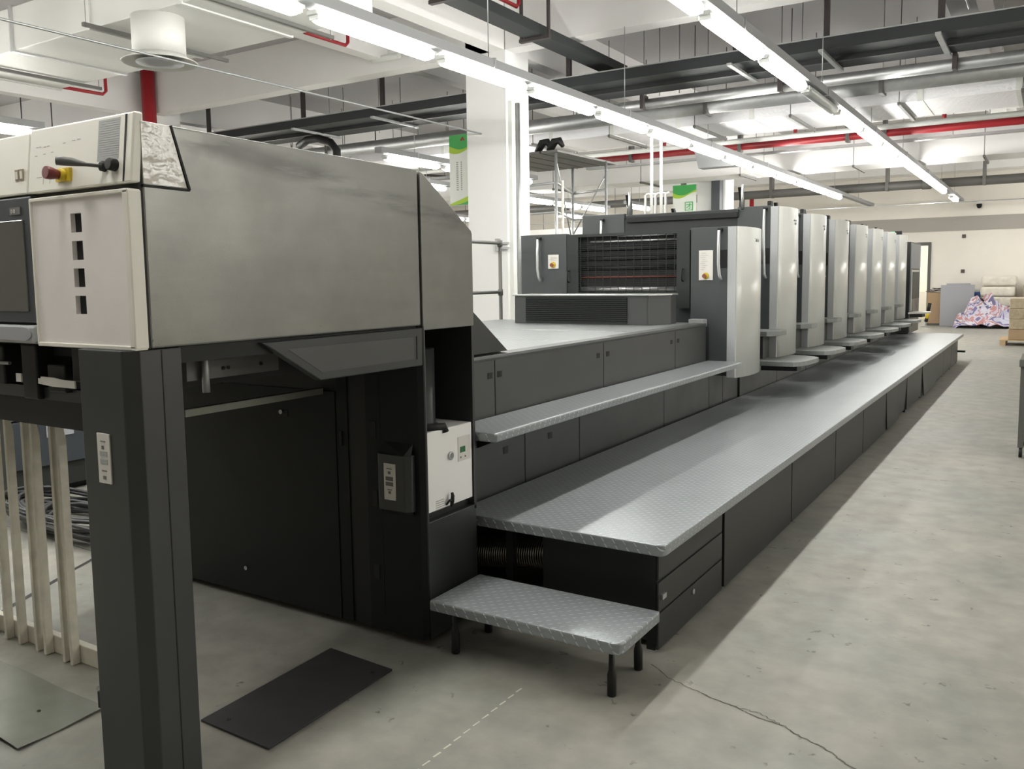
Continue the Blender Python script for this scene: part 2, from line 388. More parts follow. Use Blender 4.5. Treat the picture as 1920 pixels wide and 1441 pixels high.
# ------------------------------------------------------------------ light rows
Z0 = 3.4
def lamp_proto(lit=True):
    t = thing('tube_light', 'x', 'light', (0, 0, Z0))
    MB().box(-.05, .05, .03, 1.45, Z0, Z0+.035, bev=.008).build('lamp_housing', 'lamp_body', t)
    prof = [(-.050, Z0+.036), (-.060, Z0+.012), (-.060, Z0-.012), (-.046, Z0-.036), (-.02, Z0-.05), (.02, Z0-.05), (.046, Z0-.036), (.060, Z0-.012), (.060, Z0+.012), (.050, Z0+.036)]
    m = MB()
    n = len(prof); ys = [.075, .09, .115, 1.365, 1.39, 1.405]; sc = [.55, .85, 1, 1, .85, .55]; vs = []; fs = []
    for y, s in zip(ys, sc):
        vs += [(x*(.8+.2*s), y, Z0+(z-Z0)*s) for x, z in prof]
    for i in range(len(ys)-1):
        for k in range(n-1): fs.append((i*n+k, i*n+k+1, (i+1)*n+k+1, (i+1)*n+k))
    fs.append(tuple(range(n))); fs.append(tuple((len(ys)-1)*n+k for k in range(n))[::-1])
    for i in range(len(ys)-1): fs.append((i*n, (i+1)*n, (i+1)*n+n-1, i*n+n-1))
    t2 = bmesh.new(); V = [t2.verts.new(v) for v in vs]
    for f in fs: t2.faces.new([V[i] for i in f])
    bmesh.ops.recalc_face_normals(t2, faces=t2.faces)
    for f in t2.faces: f.smooth = len(f.verts) == 4
    m._merge(t2)
    m.build('diffuser', 'lamp' if lit else 'lamp_off', t)
    for y in (.052, 1.408): MB().box(-.045, .045, y, y+.02, Z0-.03, Z0+.02, bev=.005).build('end_cap', 'lamp_body', t)
    return t
LP = lamp_proto(); LOFF = lamp_proto(False)
LOFF['label'] = 'x'
ordn = ['first', 'second', 'third', 'fourth', 'fifth', 'sixth', 'seventh', 'eighth', 'ninth', 'tenth', 'eleventh', 'twelfth', 'thirteenth', 'fourteenth', 'fifteenth', 'sixteenth', 'seventeenth', 'eighteenth', 'nineteenth', 'twentieth', 'twenty-first', 'twenty-second', 'twenty-third', 'twenty-fourth']
used = [False, False]
def lamp_at(x, y, label, group, lit=True):
    i = 0 if lit else 1; src = (LP, LOFF)[i]
    if used[i]:
        o = copy_tree(src)
    else:
        o = src; used[i] = True
    o.location = (x, y, Z0); o['label'] = label; o['group'] = group
    if not lit: o['label'] = label
    return o
# children hold geometry in world coords at x=0,y=0: their location is -(0,0,Z0), fine for every copy
PITCH = 1.52
def row(x, y0, n, desc, group, skip=(), dead=(), track=None):
    k = 0
    for i in range(n):
        if i in skip: continue
        y = y0+i*PITCH
        lamp_at(x, y, '%s %s, from the near end' % (ordn[k], desc), group, i not in dead); k += 1
    if track:
        t = tag(bpy.data.objects.new('light_track', None), track[0], 'track'); COL.objects.link(t); t.location = (x, y0, 3.46)
        MB().box(x-.07, x+.07, y0-.1, track[1], 3.46, 3.545, bev=.004).build('channel', 'track', t)
        y = y0+.8; 
        while y < track[1]:
            top = 3.81 if 12.85 < y < 14.45 else 3.57 if 17.55 < y < 18.75 else 4.1 if 10.6 < y < 12.8 else 3.98 if 5 < y < 6.6 else 4.56 if 9.9 < y < 10.4 or abs(y-18.9) < .2 else 4.29 if y > 26.8 else 5.3
            MB().tube([(x, y, 3.5), (x, y, top)], .005, 6).build('hanger_rod', 'galv', t)
            MB().box(x-.078, x+.078, y-.015, y+.015, 3.455, 3.555).build('clamp', 'galv', t)
            y += 3.04
row(-4.56, 6.09-2*PITCH, 13, 'lit tube lamp of the left lamp row above the delivery', 'lamps of the left row', track=('long grey channel carrying the left lamp row', 27.2))
row(-4.56, 6.09-4*PITCH, 2, 'lamp of the left row just out of the frame', 'left row lamps out of the frame', track=('channel of the left lamp row out of the frame', 2.9))
row(-2.23, 6.2, 14, 'tube lamp of the right lamp row over the walkway', 'lamps of the right row', skip=(11, 13), dead=(2,), track=('long grey channel carrying the right lamp row', 27.3))
row(-2.23, 6.2-4*PITCH, 4, 'lamp of the right row just out of the frame', 'right row lamps out of the frame', track=('channel of the right lamp row out of the frame', 6.0))
row(5.2, 3.6, 5, 'added lamp of the row beyond the aisle', 'added lamps beyond the aisle', track=('channel of the added lamp row beyond the aisle', 11.3))  # unseen row, added to brighten the hood side and tower covers
row(7.6, 3.6, 5, 'added unseen lamp of the rightmost row', 'added rightmost lamps', track=('channel of the added rightmost lamp row', 11.3))  # second unseen row, added to strengthen the glare on the hood
row(5.2, 20.4, 4, 'added lamp of the short row near the far right corner', 'added far right lamps', track=('channel of the added far right lamp row', 26.5))  # added out of view to brighten the far end wall
row(2.6, 20.4, 4, 'added lamp of the far row right of the frame', 'added far lamps right of the frame', track=('channel of the added far row just right of the frame', 26.5))  # more lamps added out of view for the far end wall
row(-6.8, -.08, 2, 'added lamp of the short row left of the delivery', 'added lamps left of the delivery', track=('channel of the added lamp row left of the delivery', 3.1))  # added out of view to light the left floor and front door
row(-8.85, 10.35, 3, 'lamp of the short row beside the near column', 'lamps beside the near column', track=('short grey lamp channel beside the near column', 15.0))
row(-13.2, -.2, 4, 'added lamp of the row left of the frame', 'added lamps left of the frame', track=('added lamp channel left of the frame', 6.0))  # unseen row, added to light the beams at upper left
row(-8.85, -.3, 3, 'added lamp of the short row just left of the frame', 'added short row left of the frame', track=('added short lamp channel left of the frame', 4.3))  # added out of view, fills in light on the left floor and beams
row(-10.9, 1.6, 3, 'lamp of the row passing under the big duct', 'lamps under the big duct', track=('grey lamp channel under the big duct', 6.2))
row(-10.9, 13.3, 6, 'lamp of the row behind the near column', 'lamps behind the near column', skip=(1, 2), track=('grey lamp channel behind the near column', 22.6))
row(-12.8, 23.0, 2, 'lamp of the pair near the far wall behind the scaffold', 'far lamps behind the scaffold', track=('grey lamp channel near the far wall', 26.2))
row(-9.75, 21.4, 1, 'lone lamp behind the pair of white drop pipes', 'lone far lamp', track=('short lamp channel behind the drop pipes', 23.0))
row(-16.0, 10.5, 9, 'added lamp of the row hidden behind the hood', 'added lamps hidden behind the hood', track=('added lamp channel hidden behind the hood', 24.3))  # hidden row, added to brighten the left background
row(-19.5, 6.5, 11, 'added lamp of the leftmost row hidden behind the hood', 'added leftmost lamps hidden behind the hood', track=('added leftmost lamp channel hidden behind the hood', 23.3))  # second hidden row added for the brightness of the left background

# ------------------------------------------------------------------ overhead services
# large near duct with round outlet
t = thing('air_duct', 'big pale duct at top left with seams and an open round outlet', 'duct', (-8, 5.8, 4.0))
MB().box(-10.9, -5.6, 5.15, 6.45, 4.0, 4.45, bev=.01).build('duct_body', 'duct', t)
for x in (-10.88, -9.5, -8.1, -6.7, -5.63):
    MB().box(x-.025, x+.025, 5.13, 6.47, 3.985, 4.465).build('flange', 'alu' if x in (-9.5,) else 'duct', t)
for x in (-10.3, -7.9, -6.3):
    h = MB().box(x-.02, x+.02, 4.95, 6.65, 3.95, 3.985).build('support_angle', 'pipe_grey', t)
    for y in (4.98, 6.62): MB().tube([(x, y, 3.94), (x, y, 5.3)], .005, 6).build('hanger_rod', 'galv', t)
t2 = thing('ceiling_outlet', 'round white air outlet with a wide flange hanging below the big duct', 'vent', (-7.25, 5.3, 3.6))
MB().lathe((-7.25, 5.3, 3.62), [(.24, .0), (.24, .38)]).build('neck', 'duct', t2)
MB().lathe((-7.25, 5.3, 3.58), [(.10, .06), (.22, .045), (.34, 0), (.345, .008), (.26, .05), (.245, .07)]).build('flange', 'duct', t2)
MB().lathe((-7.25, 5.3, 3.585), [(.0, 0), (.09, 0.), (.09, .04), (0., .04)]).build('centre_cone', 'white_paint', t2)
MB().lathe((-7.25, 5.3, 3.578), [(.10, 0), (.215, 0), (.215, .01), (.10, .01)]).build('vane_ring', 'track', t2)

tag(MB().tube([(-6.78, 1.0, 3.5), (-6.78, 6.0, 3.5), (-6.74, 14.0, 3.5)], .011, 8).build('conduit', 'galv'), 'thin steel conduit running lengthwise under the round outlet', 'pipe')

def duct(name, x0, x1, y0, y1, z0, z1, m, label, pitch, rodp, seam='duct', soff=0.):
    t = thing(name, label, 'duct', ((x0+x1)/2, y0, z0))
    MB().box(x0, x1, y0, y1, z0, z1, bev=.008).build('duct_body', m, t)
    x = x0+.6+soff
    while x < x1:
        MB().box(x-.035, x+.035, y0-.006, y1+.006, z0-.006, z1+.006).build('seam_band', seam, t); x += pitch
    x = x0+1.1
    while x < x1:
        MB().box(x-.02, x+.02, y0-.12, y1+.12, z0-.045, z0-.007).build('support_angle', 'pipe_grey', t)
        for y in (y0-.1, y1+.1): MB().tube([(x, y, z0-.06), (x, y, 5.3)], .006, 6).build('hanger_rod', 'hanger', t)
        x += rodp
    return t
duct('insulated_duct', -16, 6, 13.0, 14.3, 3.82, 4.11, 'foil', 'foil wrapped duct crossing the hall behind the cable tray', 1.15, 1.45)
duct('air_duct', -22, 6, 17.7, 18.6, 3.58, 4.1, 'beam', 'deep white duct crossing the hall below the red pipe', 3.2, 2.2, 'beam')
duct('air_duct', -22, -8, 24.0, 25.0, 2.85, 3.05, 'duct', 'low pale duct near the far wall behind the scaffold', 3.2, 3.2, 'duct')

t = thing('air_duct', 'grey lengthwise duct at far left below the white beam', 'duct', (-16.5, 7, 4.0))
MB().box(-17.2, -16.2, 3.0, 10.5, 3.75, 4.1, bev=.008).build('duct_body', 'greylt', t)
for y in (5.5, 8.0): MB().box(-17.25, -16.15, y-.03, y+.03, 3.72, 4.12).build('seam_band', 'track', t)
for x in (-17.22, -16.18):
    for y in (6.6, 9.4): MB().tube([(x, y, 3.75), (x, y, 5.3)], .012, 6).build('hanger_rod', 'hanger', t)
t = thing('cable_ladder', 'narrow grey cable ladder with many thin rods in the left background', 'cable tray', (-12, 15.6, 4.0))
MB().box(-20, -7.5, 15.45, 15.7, 3.72, 3.77).build('ladder_body', 'track', t)
for k in range(12): MB().tube([(-19.5+k*1.02, 15.42+.3*(k % 2), 3.7), (-19.5+k*1.02, 15.42+.3*(k % 2), 5.3)], .014, 6).build('hanger_rod', 'galv' if k % 3 else 'hanger', t)

# cable trays
t = thing('cable_tray', 'wide dark cable tray crossing the hall behind the near column', 'cable tray', (-6, 10.8, 4.2))
MB().box(-22, 6, 10.8, 11.35, 4.18, 4.20).build('tray_floor', 'traydark', t)
MB().box(-22, 6, 10.79, 10.81, 4.14, 4.275).build('side_rail', 'traydark', t)
MB().box(-22, 6, 10.775, 10.83, 4.275, 4.29).build('rail_lip', 'galv', t)
MB().box(-22, 6, 11.36, 11.42, 4.12, 4.22).build('cable_bundle', 'rubber', t)
MB().box(-22, 6, 11.34, 11.36, 4.17, 4.28).build('side_rail', 'traydark', t)
MB().box(-22, 6, 11.42, 11.85, 4.14, 4.2).build('tray_floor', 'traydark', t)
for x in (-21, -18.5, -16.4, -13.65, -11.15, -9.35, -5.9, -3.5, -2.4, -1.16, 1.5, 4):
    MB().box(x-.035, x+.035, 10.95, 11.0, 4.2, 5.3).build('hanger_strut', 'hanger', t)
    MB().box(x-.03, x+.03, 10.7, 11.88, 4.10, 4.13).build('cross_bar', 'galv', t)
for x in (-14.6, -12.4, -10.2, -8.2, -4.9, -4.6, -2.9, -.6):
    MB().tube([(x, 11.87, 4.1), (x, 11.87, 5.3)], .008, 6).build('hanger_rod', 'galv', t)

t = thing('cable_channel', 'dark lengthwise cable channel hung under the beam at top centre', 'cable tray', (-5.4, 8, 4.4))
MB().box(-5.55, -5.28, 6.6, 11.6, 4.40, 4.52, bev=.005).build('channel', 'traydark', t)
for y in (7.4, 9.2):
    MB().box(-5.62, -5.2, y-.03, y+.03, 4.36, 4.40).build('cross_bar', 'hanger', t)
    for x in (-5.6, -5.22): MB().box(x-.015, x+.015, y-.02, y+.02, 4.38, 5.3).build('hanger_strut', 'hanger', t)

t = thing('steel_pipe', 'bright silver pipe running beside the dark cable tray', 'pipe', (-2, 12.0, 4.06))
MB().tube([(-6.0, 12.05, 4.04), (6, 12.05, 4.04)], .075, 16).build('pipe', 'galv', t)
for x in (-5.2, -3.2, -1.1): MB().box(x-.025, x+.025, 11.9, 12.1, 3.96, 4.16).build('clamp', 'hanger', t); MB().tube([(x, 12, 4.1), (x, 12, 5.3)], .007, 6).build('hanger_rod', 'galv', t)
t = thing('steel_pipe', 'thicker grey pipe below and behind the silver pipe', 'pipe', (-2, 12.5, 4.0))
MB().tube([(-16.0, 12.5, 4.0), (6, 12.5, 4.0)], .12, 16).build('pipe', 'galv', t)
for x in (-12, -8, -4.4, -2.0, .6): MB().box(x-.03, x+.03, 12.36, 12.64, 3.86, 4.14, bev=.01).build('clamp', 'pipe_grey', t); MB().tube([(x, 12.5, 4.12), (x, 12.5, 5.3)], .007, 6).build('hanger_rod', 'galv', t)
t = thing('steel_pipe', 'slim white pipe above the red pipe', 'pipe', (-2, 15.2, 3.86))
MB().tube([(-22, 15.2, 3.86), (6, 15.2, 3.86)], .045, 12).build('pipe', 'pipe_white', t)
t = thing('sprinkler_pipe', 'long red fire pipe crossing the hall behind the foil duct', 'pipe', (-4, 16, 3.87))
MB().tube([(-8.1, 16, 3.88), (6, 16, 3.87)], .062, 14).build('pipe', 'red', t)
for x in (-6.5, -4.0, -1.6, .4): MB().tube([(x, 16, 3.9), (x, 16, 4.25)], .035, 10).build('riser', 'red', t)
for x in (-7.2, -5.0, -3.1, -2.5, -.4): MB().box(x-.03, x+.03, 15.92, 16.08, 3.78, 4.5).build('hanger_strut', 'pipe_grey', t)
t = thing('cable_trunking', 'slim grey trunking just below the red fire pipe', 'trunking', (-4, 16.4, 3.8))
MB().box(-8.4, 6, 16.35, 16.5, 3.76, 3.80).build('trunking_body', 'galv', t)
for x in (-7.5, -4.5, -1.5): MB().tube([(x, 16.42, 3.8), (x, 16.42, 5.3)], .006, 6).build('hanger_rod', 'galv', t)
t = thing('drain_pipe', 'thick dark grey pipe crossing above the far towers', 'pipe', (-3, 23.6, 3.68))
MB().tube([(-22, 23.6, 3.68), (6, 23.6, 3.68)], .112, 14).build('pipe', 'pipe_grey', t)
for x in (-9, -6.5, -3.6, -1.45, .8): MB().box(x-.035, x+.035, 23.47, 23.73, 3.57, 4.2).build('hanger_strut', 'pipe_grey', t)
for x in (-8.3, -2.7): MB().lathe((x, 23.6, 3.68), [(.13, -.1), (.13, .1)], axis=(1, 0, 0), n=16).build('pipe_collar', 'pipe_grey', t)
t = thing('sprinkler_pipe', 'thick vertical red riser on the far left column', 'pipe', (-13.9, 9.9, 0))
MB().tube([(-13.85, 9.85, 1.5), (-13.85, 9.85, 5.3)], .12, 18).build('pipe', 'red', t)
t = thing('sprinkler_pipe', 'small red elbow pipe dropping left of the red riser', 'pipe', (-15.5, 9.8, 5.0))
MB().tube([(-11.66, 7.6, 5.3), (-11.66, 7.6, 4.27), (-11.66, 7.55, 4.22), (-11.68, 6.9, 4.22)], .024, 10).build('pipe', 'red', t)
t = thing('sprinkler_pipe', 'small red elbow pipe beside the second lamp of the left row', 'pipe', (-9.5, 9.8, 5.0))
MB().tube([(-8.16, 8.9, 5.3), (-8.16, 8.9, 4.70), (-8.16, 8.85, 4.65), (-8.16, 8.1, 4.65)], .024, 10).build('pipe', 'red', t)
t = thing('sprinkler_pipe', 'short red elbow pipe at the top edge above the cable channel', 'pipe', (-6, 9.8, 5.0))
MB().tube([(-5.45, 8.9, 5.3), (-5.45, 8.9, 4.73), (-5.45, 8.85, 4.68), (-5.45, 8.0, 4.68)], .024, 10).build('pipe', 'red', t)
tag(MB().tube([(-8.61, 9.88, 5.3), (-8.61, 9.88, 4.76), (-8.57, 9.88, 4.72), (-8.08, 9.88, 4.72)], .045, 10).build('steel_pipe', 'pipe_white'), 'white L-shaped pipe stub fixed to the beam', 'pipe')
tag(MB().tube([(-11.5, 11.2, 3.92), (-11.2, 11.1, 3.98), (-10.85, 11.0, 3.96), (-10.55, 11, 3.86), (-10.42, 11, 3.72), (-10.42, 11, 3.3)], .07, 14).build('insulated_pipe', 'black'), 'black insulated pipe elbow behind the hood', 'pipe')
t = thing('sprinkler_pipe', 'thin red sloping pipe in the left background behind the tray', 'pipe', (-15, 16, 4.5))
MB().tube([(-17.5, 14.0, 4.55), (-12.0, 21.5, 4.1)], .03, 8).build('pipe', 'hanger', t)
tag(MB().tube([(-18.6, 17.0, 3.9), (-18.6, 17.0, 5.3)], .05, 10).build('sprinkler_pipe', 'red'), 'thin vertical red pipe in the left background above the hood', 'pipe')
t = thing('sprinkler_pipe', 'short red stub pipe hanging from the dark pipe above the second tower', 'pipe', (-7.1, 23.8, 3))
MB().tube([(-7.1, 23.8, 3.6), (-7.1, 23.8, 3.05)], .06, 10).build('pipe', 'red', t)
tag(MB().tube([(-22, 22.5, 3.12), (6, 22.5, 3.12)], .012, 6).build('conduit', 'galv'), 'thin conduit stretched across the hall near the far wall', 'pipe')
tag(MB().tube([(1.6, 13.4, 4.9), (-1.05, 9.0, 4.9), (-.75, 9.3, 3.95)], .008, 6).build('cable', 'galv'), 'thin pale cable looping down at top right', 'cable')
# hanging cone shade near the tray
t = thing('wall_bracket', 'grey wedge shaped bracket hanging near the red pipe', 'bracket', (-5.3, 15, 3.6))
MB().prism([(-5.6, 4.05), (-5.35, 4.05), (-5.1, 3.62), (-4.55, 3.50), (-4.55, 3.42), (-5.45, 3.42)], 'y', 15.0, 15.25, bev=.006).build('bracket_body', 'track', t)
# white drop pipes on the right of the near column
t = thing('pipe_bundle', 'pair of white vertical pipes dropping behind the second unit', 'pipe', (-4.4, 10.6, 2.2))
for x in (-4.484, -4.35):
    MB().tube([(x, 10.6, 1.9), (x, 10.6, 3.30)], .02, 10).build('pipe', 'pipe_white', t)
for x in (-4.56, -4.42, -4.28):
    MB().tube([(x, 10.58, 1.9), (x, 10.58, 2.56), (x+.05, 10.58, 2.58)], .017, 10).build('pipe', 'pipe_white', t)
MB().tube([(-4.56, 10.59, 2.575), (-4.28, 10.59, 2.575)], .012, 8).build('manifold', 'pipe_white', t)
# column trunking
t = thing('cable_trunking', 'white vertical trunking on the right edge of the near column', 'trunking', (-6.3, 10.3, 0))
MB().box(-6.348, -6.29, 10.05, 10.14, 0, 3.9).build('trunking_body', 'pipe_white', t)
MB().tube([(-6.315, 10.25, 0), (-6.315, 10.25, 3.9)], .03, 10).build('pipe', 'galv', t)
t = thing('electric_outlet', 'small grey bracket on the near column beside the coater unit', 'bracket', (-6.3, 9.95, 1.6))
MB().box(-6.52, -6.47, 9.94, 10.0, 1.88, 2.05).box(-6.47, -6.30, 9.95, 9.99, 1.97, 2.0).box(-6.47, -6.30, 9.95, 9.99, 1.9, 1.93).build('bracket_body', 'galv', t)
t = thing('dark_riser', 'dark vertical duct on the front of the farther column', 'duct', (-6.35, 18.6, 0))
MB().box(-6.44, -6.24, 18.55, 18.79, 0, 4.4, bev=.01).build('duct_body', 'slate', t)

# scaffold tower
t = thing('scaffold_tower', 'steel scaffold tower with a grey plank deck behind the machine', 'scaffold', (-6.4, 11.6, 0))
P4 = {'A': (-6.11, 10.95), 'B': (-6.72, 12.6), 'C': (-5.97, 12.3), 'D': (-7.4, 11.2)}
for k in 'ABCD':
    x, y = P4[k]; MB().tube([(x, y, 0), (x, y, 3.3)], .022, 10).build('standard', 'galv', t)
MB().tube([(-6.05, 11.03, 0), (-6.05, 11.03, 2.9)], .02, 10).build('standard', 'slat', t)
for z in (2.0, 2.45, 2.87):
    MB().tube([(*P4['A'], z), (*P4['B'], z)], .02, 8).build('ledger', 'galv', t)
    MB().tube([(*P4['B'], z), (*P4['C'], z)], .018, 8).build('ledger', 'galv', t)
    MB().tube([(*P4['A'], z), (*P4['D'], z)], .018, 8).build('ledger', 'galv', t)
for a, b, z0, z1 in (('A', 'B', 3.2, 2.0), ('B', 'C', 2.2, 3.1)):
    MB().tube([(*P4[a], z0), (*P4[b], z1)], .012, 8).build('diagonal_brace', 'galv', t)
m = MB()
for k in range(5):
    x = -7.5+k*.3; m.prism([(x, 10.85), (x+.27, 10.85), (x+.33, 12.7), (x+.06, 12.7)], 'z', 3.29, 3.32)
m.build('plank_deck', 'pipe_grey', t)
m = MB()
for a in (0, .2): m.tube([(-6.45+a, 11.0, 3.33), (-6.36+a, 11.0, 3.46), (-6.28+a, 11.0, 3.47), (-6.22+a, 11.0, 3.38)], [.05, .06, .05, .03], 10)
tag(m.build('coiled_hose', 'black'), 'black rolled cloth or hose lying on the scaffold deck', 'hose')

# banners
def cjk(s, x, y, z, size, m, parent, name='lettering'):
    cu = bpy.data.curves.new('t', 'FONT'); cu.body = s; cu.size = size; cu.extrude = .001
    o = bpy.data.objects.new('t', cu); COL.objects.link(o)
    o.rotation_euler = (math.pi/2, 0, 0); o.location = (x, y, z)
    bpy.context.view_layer.update()
    dg = bpy.context.evaluated_depsgraph_get()
    me = bpy.data.meshes.new_from_object(o.evaluated_get(dg)); me.transform(o.matrix_world)
    me.materials.clear(); me.materials.append(M[m])
    bpy.data.objects.remove(o); 
    q = bpy.data.objects.new(name, me); COL.objects.link(q); q.parent = parent
    off = Vector((0, 0, 0)); p_ = parent
    while p_: off += p_.location; p_ = p_.parent
    q.location = -off
    return q
def wave(x0, x1, z0f, z1f, y, n=14):
    pts = [(x0+(x1-x0)*i/n, z0f(i/n)) for i in range(n+1)]+[(x0+(x1-x0)*i/n, z1f(i/n)) for i in range(n, -1, -1)]
    return MB().prism(pts, 'y', y-.002, y)
def banner(loc, x0, x1, z0, z1, y, label, txt=None):
    t = thing('hanging_banner', label, 'banner', loc)
    MB().box(x0, x1, y, y+.02, z0, z1).build('sheet', 'bwhite', t)
    H = z1-z0
    wave(x0, x1, lambda u: z1-H*(.16+.06*math.sin(u*4)), lambda u: z1, y-.001).build('printed_wave', 'bgreen', t)
    wave(x0, x1, lambda u: z1-H*(.21+.06*math.sin(u*4+.6)), lambda u: z1-H*(.15+.06*math.sin(u*4)), y-.002).build('printed_wave', 'blime', t)
    wave(x0, x1, lambda u: z0, lambda u: z0+H*(.02+.16*u), y-.001).build('printed_wave', 'blime', t)
    wave(x0, x1, lambda u: z0, lambda u: z0+H*(.13*u*u), y-.003).build('printed_wave', 'bgreen', t)
    return t
b1 = banner((-7.25, 10.3, 2.58), -7.53, -7.0, 2.58, 3.585, 10.3, 'green and white hanging banner on the left side of the near column')
m = MB()
random.seed(3)
for cx, wdt in ((-7.41, .035), (-7.33, .02)):
    z = 3.2
    while z > 2.8: m.box(cx, cx+wdt, 10.297, 10.3, z-.018, z); z -= .03
m.build('small_print', 'inklt', b1)
m = MB()
for z in (3.16, 3.0, 2.86): m.box(-7.09, -7.02, 10.297, 10.3, z-.012, z); m.box(-7.05, -7.035, 10.297, 10.3, z-.09, z); m.box(-7.1, -7.01, 10.297, 10.3, z-.06, z-.045)
m.build('large_print', 'ink', b1)
MB().prism([(-7.33, 3.50), (-7.29, 3.55), (-7.25, 3.50), (-7.27, 3.49), (-7.29, 3.52), (-7.31, 3.49)], 'y', 10.29, 10.297).build('emblem', 'red', b1)
b2 = banner((-7.1, 18.7, 2.5), -7.35, -6.8, 2.45, 3.54, 18.6, 'green and white banner on the farther column reading team in Chinese')
cjk('团', -7.08, 18.59, 2.98, .23, 'bgreen', b2); cjk('队', -7.08, 18.59, 2.73, .23, 'bgreen', b2)

# ------------------------------------------------------------------ delivery unit (near end of the press)
XS = -2.10
D = thing('delivery_unit', 'near end unit of the press, tall grey hood on a dark post, white front door', 'machine', (-2.3, 2.2, 0))
# hood shell, closed box with open pile bay below
MB().prism([(1.46, 1.32), (2.66, 1.32), (2.66, 1.925), (1.46, 1.94)], 'x', -4.04, XS, bev=.006).build('hood', 'hood', D)
MB().prism([(2.674, 1.30), (3.025, 1.30), (3.025, 1.69), (3.018, 1.705), (2.70, 1.912), (2.674, 1.92)], 'x', -4.04, XS, bev=.004).build('rear_hood', 'hood', D)
MB().box(-4.03, XS-.012, 2.655, 2.68, 1.31, 1.91).build('hood_seam', 'gap', D)
MB().box(-4.0, XS-.003, 1.449, 1.461, 1.32, 1.94).build('corner_seal', 'gap', D)
# trapezoid trim line at the top front of the hood
m = MB()
for a, b in (((1.557, 1.938), (1.61, 1.764)), ((1.46, 1.766), (1.61, 1.764))):
    dy, dz = b[0]-a[0], b[1]-a[1]; L_ = math.hypot(dy, dz); ny, nz = -dz/L_*.0035, dy/L_*.0035
    m.prism([(a[0]-ny, a[1]-nz), (b[0]-ny, b[1]-nz), (b[0]+ny, b[1]+nz), (a[0]+ny, a[1]+nz)], 'x', XS-.002, XS+.004)
m.build('cover_seal', 'gap', D)
MB().prism([(1.463, 1.772), (1.600, 1.770), (1.553, 1.936), (1.463, 1.937)], 'x', XS-.001, XS+.002).build('film_cover', 'marker', D)
# front control panel (tilted), cream
cp = MB().prism([(1.425, 1.772), (1.455, 1.772), (1.475, 1.962), (1.447, 1.962)], 'x', -2.606, -2.10, bev=.005).build('control_panel', 'cream', D)
MB().prism([(1.425, 1.772), (1.455, 1.772), (1.475, 1.955), (1.447, 1.955)], 'x', -3.6, -2.610, bev=.005).build('control_panel', 'cream', D)
MB().prism([(1.4245, 1.776), (1.4265, 1.776), (1.4475, 1.957), (1.4445, 1.957)], 'x', -2.135, -2.128).build('panel_groove', 'gap', D)
def pan(x, z, off=0.0): return (x, 1.425+(z-1.772)*.116-off, z)
# emergency stop
es = MB().box(-2.445, -2.375, 1.420, 1.430, 1.795, 1.832, rot=Matrix.Rotation(0, 3, 'X')).build('emergency_stop_plate', 'yellow', cp)
MB().lathe(pan(-2.405, 1.812, .0), [(.017, 0), (.017, .022), (.014, .024)], axis=(0, -1, 0.1), n=24).build('yellow_collar', 'yellow', cp)
MB().lathe(pan(-2.405, 1.812, .024), [(.012, 0), (.0175, .022), (.0185, .034), (.017, .038)], axis=(0, -1, 0.1), n=28).build('emergency_stop_button', 'dred', cp)
# joystick and knob
MB().lathe(pan(-2.218, 1.822, 0), [(.0145, 0), (.0145, .012), (.009, .016)], axis=(0, -1, .1), n=24).build('joystick_boot', 'black', cp)
b0 = Vector(pan(-2.218, 1.822, .012))
MB().tube([b0, b0+Vector((-.025, -.028, .004)), b0+Vector((-.05, -.052, .010)), b0+Vector((-.064, -.066, .012)), b0+Vector((-.078, -.08, .013))], [.0045, .0055, .0115, .0125, .012], 16).build('joystick', 'pipe_grey', cp)
MB().lathe(pan(-2.172, 1.822, 0), [(.017, 0), (.0165, .020), (.014, .023)], axis=(0, -1, .1), n=24).build('rotary_knob', 'black', cp)
# printed marks
m = MB()
def mark(m, x0, x1, z0, z1, f=pan, th=.0007):
    a = f(x0, z0); b_ = f(x1, z1)
    m.raw([(x0, a[1]-th, z0), (x1, a[1]-th, z0), (x1, b_[1]-th, z1), (x0, b_[1]-th, z1)], [(0, 1, 2, 3)])
for x, z, wd in ((-2.57, 1.905, .012), (-2.555, 1.905, .012), (-2.53, 1.903, .014), (-2.512, 1.904, .014), (-2.43, 1.905, .014), (-2.385, 1.908, .018), (-2.36, 1.909, .018), (-2.575, 1.880, .014), (-2.53, 1.882, .014), (-2.49, 1.884, .014), (-2.56, 1.815, .03), (-2.50, 1.82, .02)):
    mark(m, x, x+wd, z, z+.0025)
for x in (-2.525, -2.49): mark(m, x, x+.003, 1.795, 1.818)
m.build('printed_legend', 'inklt', cp)
m = MB()
for k in range(17): mark(m, -2.255+.0015*k*.2, -2.162, 1.845+k*.0063, 1.8475+k*.0063)
m.build('notice_text', 'inklt', cp)
m = MB(); mark(m, -2.258, -2.158, 1.838, 1.952, th=.0003); m.build('notice_label', 'greylt', cp)
cp2 = [o for o in D.children if o.name.startswith('control_panel')][-1]
m = MB()
for x in (-2.675, -2.650): m.box(x, x+.02, 1.428, 1.4315, 1.815, 1.848)
m.build('button_frame', 'skirting', cp2)
m = MB()
for x in (-2.671, -2.646): m.box(x, x+.012, 1.4265, 1.4315, 1.82, 1.842)
m.build('push_button', 'cream', cp2)
